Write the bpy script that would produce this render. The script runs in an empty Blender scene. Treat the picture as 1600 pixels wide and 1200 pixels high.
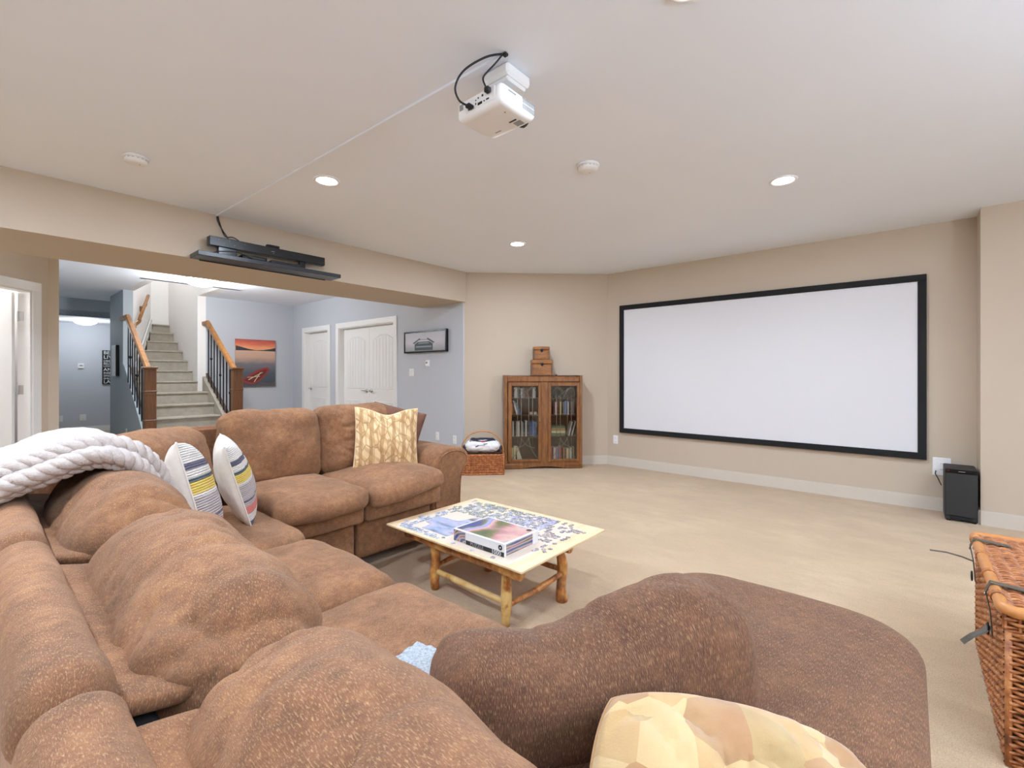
import bpy, math, random
import numpy as np
from mathutils import Matrix, Vector, Euler
random.seed(7); np.random.seed(7)
R = math.radians
SC = bpy.context.scene
COL = SC.collection

# ------------------------------------------------------------------ camera
cam_d = bpy.data.cameras.new('camera'); cam = bpy.data.objects.new('camera', cam_d); COL.objects.link(cam)
cam.location = (0, 0, 1.237); cam.rotation_euler = (R(90), 0, R(40.593 - 90))
cam_d.sensor_width = 36; cam_d.lens = 726.22 / 1600 * 36; cam_d.shift_y = -16.1 / 1600; cam_d.clip_start = .01
SC.camera = cam
# ------------------------------------------------------------------ world and exposure
W = bpy.data.worlds.new('world'); SC.world = W; W.use_nodes = True
W.node_tree.nodes['Background'].inputs[0].default_value = (1, 1, 1, 1)
W.node_tree.nodes['Background'].inputs[1].default_value = .3
SC.view_settings.view_transform = 'Standard'; SC.view_settings.look = 'None'
SC.view_settings.gamma = 1; SC.view_settings.use_curve_mapping = False
SC.view_settings.exposure = 0.24
try:
    SC.cycles.max_bounces = 8; SC.cycles.diffuse_bounces = 5; SC.cycles.transparent_max_bounces = 12
    SC.cycles.sample_clamp_indirect = 6
except Exception: pass
DOWNLIGHT_W = 25.0      # each recessed lamp
HALL_W = 78.0           # dome lamp by the stairs
HALL2_W = 17.0
FILL_LAMP_W = 145.0  # each added uplighter behind the viewer
STAIR_W = 14.0
ROOM2_W = 40.0
H = 2.6

# ------------------------------------------------------------------ helpers: objects
MATS = {}
ROOT = {}
def setprops(o, label=None, cat=None, group=None, kind=None):
    if label: o['label'] = label
    if cat: o['category'] = cat
    if group: o['group'] = group
    if kind: o['kind'] = kind
    return o
def thing(name, label, cat, loc=(0, 0, 0), rotz=0, group=None, kind=None):
    o = bpy.data.objects.new(name, None); COL.objects.link(o)
    o.location = loc; o.rotation_euler = (0, 0, rotz); o.empty_display_size = .1
    ROOT[o.name] = Matrix.Translation(Vector(loc)) @ Matrix.Rotation(rotz, 4, 'Z')
    return setprops(o, label, cat, group, kind)
def mesh_obj(name, V, F, mat, parent=None, smooth=False, uv=None, world=True, colors=None):
    V = np.asarray(V, dtype=float).reshape(-1, 3)
    loc = (0, 0, 0)
    if parent is not None:
        M = ROOT.get(parent.name)
        if world and M is not None:
            Mi = np.array(M.inverted()); V = V @ Mi[:3, :3].T + Mi[:3, 3]
    else:
        a = V.min(0); b = V.max(0); loc = ((a[0] + b[0]) / 2, (a[1] + b[1]) / 2, a[2]); V = V - np.array(loc)
    me = bpy.data.meshes.new(name); me.from_pydata(V.tolist(), [], [tuple(f) for f in F]); me.update()
    if uv is not None:
        l = me.uv_layers.new(name='UVMap'); l.data.foreach_set('uv', np.asarray(uv, dtype=np.float32).ravel())
    if colors is not None:
        ca = me.color_attributes.new('tint', 'FLOAT_COLOR', 'POINT'); ca.data.foreach_set('color', np.asarray(colors, dtype=np.float32).ravel())
    if smooth:
        me.polygons.foreach_set('use_smooth', [True] * len(me.polygons))
    me.materials.append(MATS[mat] if isinstance(mat, str) else mat)
    o = bpy.data.objects.new(name, me); COL.objects.link(o); o.location = loc
    if parent is not None:
        o.parent = parent
        if parent.name in ROOT: ROOT[o.name] = ROOT[parent.name]
    else:
        ROOT[o.name] = Matrix.Translation(Vector(loc))
    return o
def copy_tree(o, parent=None):
    c = o.copy(); COL.objects.link(c); c.parent = parent
    for ch in list(o.children): copy_tree(ch, c)
    return c

class MB:
    """collects shapes into one mesh"""
    def __init__(s): s.V = []; s.F = []
    def add(s, V, F):
        b = len(s.V); s.V += [tuple(v) for v in V]; s.F += [tuple(i + b for i in f) for f in F]; return s
    def box(s, x0, x1, y0, y1, z0, z1, M=None):
        V = [(x, y, z) for z in (z0, z1) for x, y in ((x0, y0), (x1, y0), (x1, y1), (x0, y1))]
        if M is not None: V = [M @ Vector(v) for v in V]
        return s.add(V, [(3, 2, 1, 0), (4, 5, 6, 7), (0, 1, 5, 4), (1, 2, 6, 5), (2, 3, 7, 6), (3, 0, 4, 7)])
    def bbox(s, x0, x1, y0, y1, z0, z1, b=.004, M=None):
        """box with chamfered edges"""
        c = ((x0 + x1) / 2, (y0 + y1) / 2, (z0 + z1) / 2); h = (abs(x1 - x0) / 2, abs(y1 - y0) / 2, abs(z1 - z0) / 2)
        b = min(b, min(h) * .8); V = []; idx = {}
        for sx in (-1, 1):
            for sy in (-1, 1):
                for sz in (-1, 1):
                    for a in range(3):
                        p = [sx * (h[0] - b), sy * (h[1] - b), sz * (h[2] - b)]; p[a] += (sx, sy, sz)[a] * b
                        idx[(sx, sy, sz, a)] = len(V); V.append((c[0] + p[0], c[1] + p[1], c[2] + p[2]))
        F = []
        for a in range(3):
            o1, o2 = [(1, 2), (2, 0), (0, 1)][a]
            for sg in (-1, 1):
                q = []
                for (u, v) in ((-1, -1), (1, -1), (1, 1), (-1, 1)):
                    t = [0, 0, 0]; t[a] = sg; t[o1] = u; t[o2] = v; q.append(idx[(t[0], t[1], t[2], a)])
                F.append(tuple(q if sg > 0 else q[::-1]))
            for u in (-1, 1):
                for v in (-1, 1):
                    t0 = [0, 0, 0]; t1 = [0, 0, 0]; t0[a] = -1; t1[a] = 1
                    for t in (t0, t1): t[o1] = u; t[o2] = v
                    q = [idx[(*t0, o1)], idx[(*t1, o1)], idx[(*t1, o2)], idx[(*t0, o2)]]
                    F.append(tuple(q if u * v > 0 else q[::-1]))
        for sx in (-1, 1):
            for sy in (-1, 1):
                for sz in (-1, 1):
                    q = [idx[(sx, sy, sz, a)] for a in range(3)]
                    F.append(tuple(q if sx * sy * sz > 0 else q[::-1]))
        if M is not None: V = [M @ Vector(v) for v in V]
        return s.add(V, F)
    def prism(s, poly, a0, a1, axis='z', M=None):
        """poly is 2-D counter-clockwise; axis z: (x,y); axis y: (x,z); axis x: (y,z)"""
        n = len(poly)
        def P(p, a): return (p[0], p[1], a) if axis == 'z' else ((p[0], a, p[1]) if axis == 'y' else (a, p[0], p[1]))
        V = [P(p, a0) for p in poly] + [P(p, a1) for p in poly]
        F = [tuple(range(n - 1, -1, -1)), tuple(range(n, 2 * n))] + [(i, (i + 1) % n, (i + 1) % n + n, i + n) for i in range(n)]
        if axis == 'y': F = [f[::-1] for f in F]
        if M is not None: V = [M @ Vector(v) for v in V]
        return s.add(V, F)
    def tube(s, path, r, n=8, cap=True, squash=None):
        path = [Vector(p) for p in path]; m = len(path)
        rr = r if isinstance(r, (list, tuple)) else [r] * m
        V = []; up = None
        for i, p in enumerate(path):
            t = (path[min(i + 1, m - 1)] - path[max(i - 1, 0)]).normalized()
            if up is None:
                up = Vector((0, 0, 1)) if abs(t.z) < .9 else Vector((1, 0, 0))
            x = up.cross(t)
            if x.length < 1e-6: x = Vector((1, 0, 0)).cross(t)
            x.normalize(); y = t.cross(x).normalized(); up = y
            for k in range(n):
                a = 2 * math.pi * k / n; q = squash or (1, 1)
                V.append(p + x * (math.cos(a) * rr[i] * q[0]) + y * (math.sin(a) * rr[i] * q[1]))
        F = [(i * n + k, i * n + (k + 1) % n, (i + 1) * n + (k + 1) % n, (i + 1) * n + k) for i in range(m - 1) for k in range(n)]
        if cap: F += [tuple(range(n - 1, -1, -1)), tuple((m - 1) * n + k for k in range(n))]
        return s.add(V, F)
    def lathe(s, prof, c=(0, 0, 0), n=24, M=None):
        """prof: (r, z) from bottom to top around z"""
        V = []; m = len(prof)
        for r, z in prof:
            for k in range(n):
                a = 2 * math.pi * k / n; V.append(Vector((c[0] + r * math.cos(a), c[1] + r * math.sin(a), c[2] + z)))
        F = [(i * n + k, i * n + (k + 1) % n, (i + 1) * n + (k + 1) % n, (i + 1) * n + k) for i in range(m - 1) for k in range(n)]
        F += [tuple(range(n - 1, -1, -1)), tuple((m - 1) * n + k for k in range(n))]
        if M is not None: V = [M @ v for v in V]
        return s.add(V, F)
    def build(s, name, mat, parent=None, smooth=False, world=True, uv=None):
        return mesh_obj(name, s.V, s.F, mat, parent, smooth, uv, world)
def box(name, b, mat, parent=None, bev=.004, world=True):
    return MB().bbox(*b, b=bev).build(name, mat, parent, world=world)

# ------------------------------------------------------------------ helpers: noise and soft shapes
_pm = np.random.RandomState(3).permutation(256); _pm = np.concatenate([_pm, _pm, _pm])
_g = np.random.RandomState(4).normal(size=(256, 3)); _g /= np.linalg.norm(_g, axis=1)[:, None]
def perlin(P):
    P = np.asarray(P, float); i = np.floor(P).astype(int); f = P - i; i &= 255
    u = f * f * f * (f * (f * 6 - 15) + 10); out = 0
    for dx in (0, 1):
        for dy in (0, 1):
            for dz in (0, 1):
                h = _pm[_pm[_pm[(i[:, 0] + dx) & 255] + ((i[:, 1] + dy) & 255)] + ((i[:, 2] + dz) & 255)]
                d = f - np.array([dx, dy, dz]); w = (u[:, 0] if dx else 1 - u[:, 0]) * (u[:, 1] if dy else 1 - u[:, 1]) * (u[:, 2] if dz else 1 - u[:, 2])
                out = out + w * (d * _g[h % 256]).sum(1)
    return out
def crease(P, S, seed, sharp=9):
    Pw = P + .05 * np.stack([perlin(P * 6 + seed), perlin(P * 6 + seed + 17), perlin(P * 6 + seed + 31)], 1)
    n = perlin(Pw * np.array(S) + seed)
    return -np.clip(1 - np.abs(n) * 2.0, 0, 1) ** sharp
def softbox(h, r, seg=.02, maxn=64):
    """cube grid mapped to a rounded box; returns points, outward directions, faces, loop uv (metres)"""
    n = [int(min(maxn, max(6, round(2 * q / seg)))) for q in h]
    key = {}; pts = []; F = []; UV = []
    for a in range(3):
        o1, o2 = [(1, 2), (2, 0), (0, 1)][a]
        for sg in (-1, 1):
            G = np.zeros((n[o1] + 1, n[o2] + 1), int)
            for i in range(n[o1] + 1):
                for j in range(n[o2] + 1):
                    c = [0, 0, 0]; c[a] = sg * n[a]; c[o1] = 2 * i - n[o1]; c[o2] = 2 * j - n[o2]; c = tuple(c)
                    k = key.get(c)
                    if k is None: k = key[c] = len(pts); pts.append((c[0] / n[0], c[1] / n[1], c[2] / n[2]))
                    G[i, j] = k
            su, sv = 2 * h[o1] / n[o1], 2 * h[o2] / n[o2]
            for i in range(n[o1]):
                for j in range(n[o2]):
                    q = [(i, j), (i + 1, j), (i + 1, j + 1), (i, j + 1)]
                    if sg < 0: q = q[::-1]
                    F.append([G[x] for x in q])
                    for x in q:
                        uu, vv = x[0] * su, x[1] * sv
                        UV.append((vv, uu) if a == 1 else (uu, vv))
    h = np.array(h); p = np.array(pts) * h; q = np.clip(p, -(h - r), h - r); d = p - q
    L = np.linalg.norm(d, axis=1)[:, None]; N = d / np.maximum(L, 1e-9)
    return q + N * r, N, F, UV
def cushion(name, c, h, r, mat, parent=None, rot=(0, 0, 0), crown=(0, 0, 0), lump=.012, wr=(), seg=.02, seed=0, maxn=64, fn=None, flipuv=False):
    P, N, F, UV = softbox(h, r, seg, maxn)
    hh = np.array(h); q = P / hh; k = 1 - np.clip(q, -1, 1) ** 2
    Q = P.copy()
    for a in range(3):
        if crown[a]:
            o = [i for i in range(3) if i != a]; Q[:, a] += np.sign(q[:, a]) * crown[a] * k[:, o[0]] * k[:, o[1]] * np.abs(q[:, a])
    P = Q; d = lump * (perlin(P * 5 + seed) + .5 * perlin(P * 11 + seed + 9))
    for (amp, S, sh, msk) in wr:
        w = crease(P, S, seed + 3.7, sh)
        w = w * np.clip(perlin(P * 4.5 + seed + 41) * 1.6 + .45, 0, 1)
        if msk is not None: w = w * msk(q)
        d = d + amp * w
    P = P + N * d[:, None]
    if fn is not None: P = fn(P, q)
    M = np.array(Euler(rot).to_matrix()); P = P @ M.T + np.array(c)
    if flipuv: UV = [(v, u) for u, v in UV]
    return mesh_obj(name, P, F, mat, parent, True, UV)
def pillow_mesh(w, h, t, n=36, seed=0, lump=.01, pinch=.05, dent=0, wr=.006, cr=.03):
    """square throw pillow standing in local xz, faces -y / +y; returns front and back vertex grids"""
    u = np.linspace(-1, 1, n); U, Vv = np.meshgrid(u, u, indexing='ij')
    U = np.sin(U * math.pi / 2) * .6 + U * .4; Vv = np.sin(Vv * math.pi / 2) * .6 + Vv * .4
    X = U * w / 2 * (1 - pinch * (1 - Vv ** 2) * np.abs(U)); Z = Vv * h / 2 * (1 - pinch * (1 - U ** 2) * np.abs(Vv))
    X = X * (1 - cr * (U * Vv) ** 2); Z = Z * (1 - cr * (U * Vv) ** 2)
    T = t / 2 * np.clip((1 - U ** 2), 0, 1) ** .42 * np.clip((1 - Vv ** 2), 0, 1) ** .42
    if dent: Z = Z - dent * np.exp(-(U / .45) ** 2) * np.clip((Vv + .4) / 1.4, 0, 1) ** 2
    P0 = np.stack([X, X * 0, Z], -1).reshape(-1, 3)
    edge = np.clip(np.minimum(1 - np.abs(U), 1 - np.abs(Vv)) * 4, 0, 1).ravel()
    nz = lump * perlin(P0 * 6 + seed) * edge; cr = wr * crease(P0, (14, 14, 9), seed + 2, 5) * edge
    f = P0.copy(); f[:, 1] = -T.ravel() - nz - cr; b = P0.copy(); b[:, 1] = T.ravel() + nz * .7 + cr
    idx = np.arange(n * n).reshape(n, n); F = []; UV = []
    uvg = np.stack([(U + 1) / 2, (Vv + 1) / 2], -1).reshape(-1, 2)
    for i in range(n - 1):
        for j in range(n - 1):
            q = [idx[i, j], idx[i + 1, j], idx[i + 1, j + 1], idx[i, j + 1]]; F.append(q); UV += [uvg[k] for k in q]
    return f, b, F, UV
def place(P, loc, rot):
    M = np.array(Euler(rot, 'XYZ').to_matrix()); return P @ M.T + np.array(loc)
def place_m(P, loc, M):
    return P @ np.array(M.to_3x3()).T + np.array(loc)
def text_obj(name, s, size, mat, M, parent, depth=.001, align='CENTER', sx=1.0):
    cu = bpy.data.curves.new('t', 'FONT'); cu.body = s; cu.size = size; cu.extrude = depth; cu.align_x = align; cu.align_y = 'CENTER'; cu.resolution_u = 3
    t = bpy.data.objects.new('t', cu); COL.objects.link(t)
    dg = bpy.context.evaluated_depsgraph_get(); me = bpy.data.meshes.new_from_object(t.evaluated_get(dg))
    V = [M @ Vector((v.co.x * sx, v.co.y, v.co.z)) for v in me.vertices]; F = [tuple(p.vertices) for p in me.polygons]
    bpy.data.objects.remove(t); bpy.data.curves.remove(cu); bpy.data.meshes.remove(me)
    return mesh_obj(name, [tuple(v) for v in V], F, mat, parent)

# ------------------------------------------------------------------ materials
def srgb(r, g, b):
    f = lambda c: (c / 255 / 12.92) if c / 255 <= .04045 else ((c / 255 + .055) / 1.055) ** 2.4
    return (f(r), f(g), f(b), 1)
class NT:
    def __init__(s, name):
        m = bpy.data.materials.new(name); m.use_nodes = True; s.m = m; s.t = m.node_tree; s.b = s.t.nodes['Principled BSDF']; MATS[name] = m
        s.o = s.t.nodes['Material Output']
    def n(s, t, **kw):
        d = s.t.nodes.new(t)
        for k, v in kw.items():
            if k.startswith('i_'):
                key = k[2:]; key = int(key) if key.isdigit() else key.replace('_', ' ')
                d.inputs[key].default_value = v
            else: setattr(d, k, v)
        return d
    def l(s, a, b): s.t.links.new(a, b)
    def coord(s, kind='Object', scale=(1, 1, 1), rot=(0, 0, 0)):
        c = s.n('ShaderNodeTexCoord'); m = s.n('ShaderNodeMapping'); m.inputs['Scale'].default_value = scale; m.inputs['Rotation'].default_value = rot
        s.l(c.outputs[kind], m.inputs[0]); return m.outputs[0]
    def noise(s, co, scale, detail=3, rough=.6):
        d = s.n('ShaderNodeTexNoise'); d.inputs['Scale'].default_value = scale; d.inputs['Detail'].default_value = detail; d.inputs['Roughness'].default_value = rough
        s.l(co, d.inputs['Vector']); return d.outputs[0]
    def ramp(s, fac, stops, interp='LINEAR'):
        d = s.n('ShaderNodeValToRGB'); d.color_ramp.interpolation = interp; e = d.color_ramp.elements
        while len(e) < len(stops): e.new(.5)
        for k, (p, c) in zip(e, stops): k.position = p; k.color = c if len(c) == 4 else (*c, 1)
        s.l(fac, d.inputs[0]); return d.outputs[0]
    def mix(s, fac, a, b, mode='MIX'):
        d = s.n('ShaderNodeMix', data_type='RGBA', blend_type=mode)
        for v, i in ((fac, 0), (a, 6), (b, 7)):
            if hasattr(v, 'is_linked'): s.l(v, d.inputs[i])
            else: d.inputs[i].default_value = v
        return d.outputs[2]
    def math(s, op, a, b=0.0, c=0.0):
        d = s.n('ShaderNodeMath', operation=op)
        for i, v in enumerate((a, b, c)):
            if hasattr(v, 'is_linked'): s.l(v, d.inputs[i])
            else: d.inputs[i].default_value = v
        return d.outputs[0]
    def bump(s, h, strength=.3, dist=.002):
        d = s.n('ShaderNodeBump'); d.inputs['Strength'].default_value = strength; d.inputs['Distance'].default_value = dist
        s.l(h, d.inputs['Height']); s.l(d.outputs[0], s.b.inputs['Normal']); return d
    def set(s, color=None, rough=None, metal=None, **kw):
        if color is not None:
            if hasattr(color, 'is_linked'): s.l(color, s.b.inputs['Base Color'])
            else: s.b.inputs['Base Color'].default_value = color
        if rough is not None: s.b.inputs['Roughness'].default_value = rough
        if metal is not None: s.b.inputs['Metallic'].default_value = metal
        for k, v in kw.items(): s.b.inputs[k.replace('_', ' ')].default_value = v
        return s
def plain(name, c, rough=.5, metal=0, var=.08, vs=20, bump=0, bs=200, bd=.001, **kw):
    t = NT(name); co = t.coord(); c = srgb(*c)
    dk = tuple(x * (1 - var) for x in c[:3]) + (1,); lt = tuple(min(1, x * (1 + var)) for x in c[:3]) + (1,)
    t.set(t.ramp(t.noise(co, vs), [(.3, dk), (.7, lt)]), rough, metal, **kw)
    if bump: t.bump(t.noise(co, bs, 2), bump, bd)
    return t
def emit(name, c, s):
    t = NT(name); t.set((*c, 1), .5); t.b.inputs['Emission Color'].default_value = (*c, 1); t.b.inputs['Emission Strength'].default_value = s
def wood(name, dark, mid, light, scale=(6, 6, 60), rough=.38, kind='Object'):
    t = NT(name); co = t.coord(kind, scale); n1 = t.noise(co, 1.2, 5, .65); n2 = t.noise(co, 5, 3, .6)
    f = t.math('ADD', t.math('MULTIPLY', n1, .7), t.math('MULTIPLY', n2, .3))
    t.set(t.ramp(f, [(.32, srgb(*dark)), (.5, srgb(*mid)), (.68, srgb(*light))]), rough); t.bump(n2, .15, .001); return t

plain('tan_paint', (205, 191, 172), .75, var=.012, vs=1.5, bump=.12, bs=260)
plain('beige_paint', (196, 180, 160), .75, var=.012, vs=1.5, bump=.12, bs=260)
plain('ceiling_paint', (240, 245, 254), .85, var=.01, vs=1.2, bump=.2, bs=160)
plain('grey_paint', (193, 197, 204), .75, var=.012, vs=1.5, bump=.12, bs=260)
plain('grey_paint_shaded', (174, 184, 190), .75, var=.012, vs=1.5, bump=.12, bs=260)  # the grey paint again, darkened for the dimmer light in the hall
plain('white_wall', (240, 238, 236), .75, var=.01, vs=1.5, bump=.12, bs=260)
plain('white_trim', (236, 236, 235), .42, var=.01)
plain('soft_trim', (208, 198, 184), .5, var=.012)
plain('plastic_white', (238, 238, 238), .38, var=.01)
plain('plastic_grey', (150, 150, 150), .4)
plain('plastic_black', (22, 22, 24), .35, var=.1)
plain('gloss_black', (14, 14, 16), .22, var=.1)
plain('felt_black', (10, 10, 11), .8, var=.1)
plain('gap_shade', (18, 14, 12), .9)
plain('chrome', (190, 190, 192), .22, 1)
plain('iron', (26, 30, 38), .4, .6)
plain('screen_white', (224, 223, 226), .7, var=.004, vs=.6)
plain('rubber', (24, 24, 25), .6)
plain('lead', (128, 120, 104), .45, .5)
plain('leather', (82, 72, 58), .55, var=.2, vs=60, bump=.2)
plain('sub_black', (36, 35, 34), .6, var=.1, bump=.15, bs=500)
plain('led_red', (200, 30, 20), .3)
plain('shelf_black', (40, 42, 46), .35, var=.2, vs=30)
plain('blue_fuzzy', (188, 194, 200), .95, var=.35, vs=160, bump=1, bs=260, bd=.006)
plain('knit_white', (196, 184, 177), .95, var=.06, vs=90, bump=.7, bs=240, bd=.004)
plain('linen', (226, 214, 200), .9, var=.04, vs=40, bump=.3, bs=700)
plain('jersey_white', (236, 232, 232), .85, var=.03, vs=20, bump=.2, bs=300)
plain('cloth_navy', (44, 44, 58), .85, var=.2)
plain('cloth_red', (190, 50, 70), .85, var=.15)
plain('cloth_teal', (70, 110, 112), .85, var=.2)
plain('plywood_paper', (222, 204, 186), .6, var=.02, vs=6)
emit('lamp_glow', (1, .985, .96), 14)
emit('dome_glow', (1, .99, .97), 5)
wood('oak_rail', (120, 78, 38), (150, 102, 54), (178, 128, 74), (14, 14, 14))
wood('newel_brown', (88, 56, 30), (112, 72, 40), (130, 86, 50), (40, 40, 5))
wood('stringer_brown', (70, 50, 40), (88, 64, 50), (104, 78, 62), (8, 8, 30))
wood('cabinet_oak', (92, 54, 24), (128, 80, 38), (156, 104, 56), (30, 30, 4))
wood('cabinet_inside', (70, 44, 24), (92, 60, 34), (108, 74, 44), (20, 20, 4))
wood('chest_wood', (96, 56, 20), (140, 88, 38), (172, 116, 54), (6, 30, 30))
wood('chest_dark', (78, 46, 22), (112, 70, 34), (132, 88, 48), (6, 30, 30))
wood('plywood', (222, 186, 140), (236, 206, 164), (244, 220, 184), (2, 14, 6), .5)
# peeled log: honey wood with reddish bark patches
t = NT('log_wood'); co = t.coord('Object', (9, 9, 9)); n1 = t.noise(co, 1.1, 4, .6); n2 = t.noise(t.coord('Object', (60, 60, 12)), 1, 3)
cc = t.ramp(n1, [(.40, srgb(124, 58, 16)), (.50, srgb(190, 112, 40)), (.62, srgb(222, 170, 92))])
t.set(t.mix(.25, cc, t.ramp(n2, [(.3, srgb(120, 62, 20)), (.7, srgb(236, 200, 140))])), .35); t.bump(n2, .4, .003)
t = NT('log_pale'); co = t.coord('Object', (9, 9, 9)); n1 = t.noise(co, 1.0, 4, .6); n2 = t.noise(t.coord('Object', (60, 60, 12)), 1, 3)
t.set(t.ramp(n1, [(.34, srgb(150, 84, 32)), (.43, srgb(212, 170, 100)), (.7, srgb(234, 208, 150))]), .4); t.bump(n2, .4, .003)
# carpet
t = NT('carpet'); co = t.coord(); n1 = t.noise(co, 1.1, 3, .6); n2 = t.noise(co, 260, 2, .7); n3 = t.noise(t.coord('Object', (1, .45, 1), (0, 0, .5)), 6, 5, .75)
c1 = t.ramp(n1, [(.35, srgb(182, 150, 112)), (.65, srgb(203, 173, 135))])
c2 = t.mix(t.ramp(n3, [(.38, (0, 0, 0)), (.62, (.8, .8, .8))]), c1, srgb(172, 140, 104)); c3 = t.mix(.35, c2, t.ramp(n2, [(.3, srgb(142, 110, 76)), (.7, srgb(240, 214, 178))]))
t.set(c3, .95, Sheen_Weight=.25); t.bump(t.math('ADD', n2, t.math('MULTIPLY', n3, .6)), .55, .006)
# stair carpet
t = NT('stair_carpet'); co = t.coord(); n2 = t.noise(co, 200, 2, .7); n3 = t.noise(co, 9, 4, .7)
t.set(t.mix(.4, t.ramp(n3, [(.3, srgb(148, 138, 122)), (.7, srgb(184, 174, 158))]), t.ramp(n2, [(.3, srgb(130, 122, 108)), (.7, srgb(226, 220, 208))])), .95); t.bump(n2, .6, .006)
# chenille sofa fabric: nap patches, thread flecks, fine ribs (uv in metres)
def chenille(name, dark, mid, light, fleck, fl_amt=.55, u=520, v=90):
    t = NT(name); uv = t.coord('UV'); ob = t.coord('Object')
    nap = t.noise(ob, 4.5, 5, .68); nap2 = t.noise(t.coord('Object', (1, 1, 1)), 38, 4, .7)
    f = t.math('ADD', t.math('MULTIPLY', nap, .55), t.math('MULTIPLY', nap2, .45))
    base = t.ramp(f, [(.36, srgb(*dark)), (.5, srgb(*mid)), (.64, srgb(*light))])
    fv = t.noise(t.coord('UV', (u, v, 1)), 1, 2.5, .65)
    fm = t.ramp(fv, [(.52, (0, 0, 0)), (.76, (1, 1, 1))])
    dm = t.ramp(t.noise(t.coord('UV', (u * .9, v * 1.6, 1)), 1, 1, .5), [(.28, (1, 1, 1)), (.42, (0, 0, 0))])
    c1 = t.mix(t.math('MULTIPLY', dm, .35), base, srgb(*[x * .6 for x in dark]))
    c2 = t.mix(t.math('MULTIPLY', fm, fl_amt), c1, srgb(*fleck))
    t.set(c2, .92, Sheen_Weight=.12, Sheen_Roughness=.5); t.b.inputs['Sheen Tint'].default_value = srgb(255, 226, 196)
    w = t.n('ShaderNodeTexWave', wave_type='BANDS', bands_direction='X'); w.inputs['Scale'].default_value = 60; w.inputs['Distortion'].default_value = 2; t.l(uv, w.inputs[0])
    h = t.math('ADD', t.math('MULTIPLY', w.outputs['Fac'], .12), t.math('ADD', fv, t.math('MULTIPLY', nap2, 1.2)))
    t.bump(h, .55, .003)
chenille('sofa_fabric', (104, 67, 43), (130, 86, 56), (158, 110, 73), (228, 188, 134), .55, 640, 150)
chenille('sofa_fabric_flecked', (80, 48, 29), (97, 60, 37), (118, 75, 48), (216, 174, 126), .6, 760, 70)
plain('pillow_brown', (112, 76, 60), .95, var=.18, vs=20, bump=.3, bs=300)
# wicker
t = NT('wicker'); co = t.coord(); n1 = t.noise(co, 26, 3, .6); n2 = t.noise(co, 150, 2)
t.set(t.ramp(n1, [(.3, srgb(112, 60, 26)), (.5, srgb(164, 98, 50)), (.7, srgb(196, 134, 80))]), .45); t.bump(n2, .3, .001)
t = NT('wicker_red'); co = t.coord(); n1 = t.noise(co, 26, 3, .6); n2 = t.noise(co, 150, 2)
t.set(t.ramp(n1, [(.3, srgb(142, 78, 38)), (.5, srgb(186, 112, 62)), (.7, srgb(216, 152, 98))]), .45); t.bump(n2, .3, .001)
plain('cane_rim', (188, 124, 66), .4, var=.15, vs=18)
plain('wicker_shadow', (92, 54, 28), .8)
# glass
t = NT('pane_glass'); tr = t.n('ShaderNodeBsdfTransparent'); gl = t.n('ShaderNodeBsdfGlossy'); gl.inputs['Roughness'].default_value = .05
tr.inputs[0].default_value = (.93, .94, .92, 1); mx = t.n('ShaderNodeMixShader'); lw = t.n('ShaderNodeLayerWeight'); lw.inputs[0].default_value = .25
t.l(t.math('ADD', t.math('MULTIPLY', lw.outputs['Fresnel'], .8), .03), mx.inputs[0]); t.l(tr.outputs[0], mx.inputs[1]); t.l(gl.outputs[0], mx.inputs[2]); t.l(mx.outputs[0], t.o.inputs[0])
# striped knit pillow front (uv: v up)
t = NT('striped_knit'); c = t.n('ShaderNodeTexCoord'); sp = t.n('ShaderNodeSeparateXYZ'); t.l(c.outputs['UV'], sp.inputs[0])
cr = srgb(232, 226, 218); gr = srgb(186, 174, 172); nv = srgb(74, 76, 100); ye = srgb(228, 196, 84); co_ = srgb(214, 118, 104); gn = srgb(176, 178, 160); gk = srgb(60, 84, 84)
stripe = t.ramp(sp.outputs[1], [(0, nv), (.07, cr), (.16, co_), (.25, gr), (.30, nv), (.315, gr), (.5, cr), (.53, ye), (.63, gk), (.665, cr), (.74, nv), (.80, cr)], 'CONSTANT')
rows = t.n('ShaderNodeTexWave', wave_type='BANDS', bands_direction='Y'); rows.inputs['Scale'].default_value = 15; t.l(c.outputs['UV'], rows.inputs[0])
kn = t.noise(t.coord('UV', (60, 150, 1)), 1, 2); chk = t.n('ShaderNodeTexChecker'); chk.inputs['Scale'].default_value = 46; t.l(c.outputs['UV'], chk.inputs[0])
cA = t.mix(t.math('MULTIPLY', rows.outputs['Fac'], .28), stripe, srgb(150, 136, 136)); cB = t.mix(t.math('MULTIPLY', chk.outputs['Fac'], .14), cA, srgb(120, 110, 100))
t.set(cB, .95); t.bump(t.math('ADD', rows.outputs['Fac'], kn), .8, .004)
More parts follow.
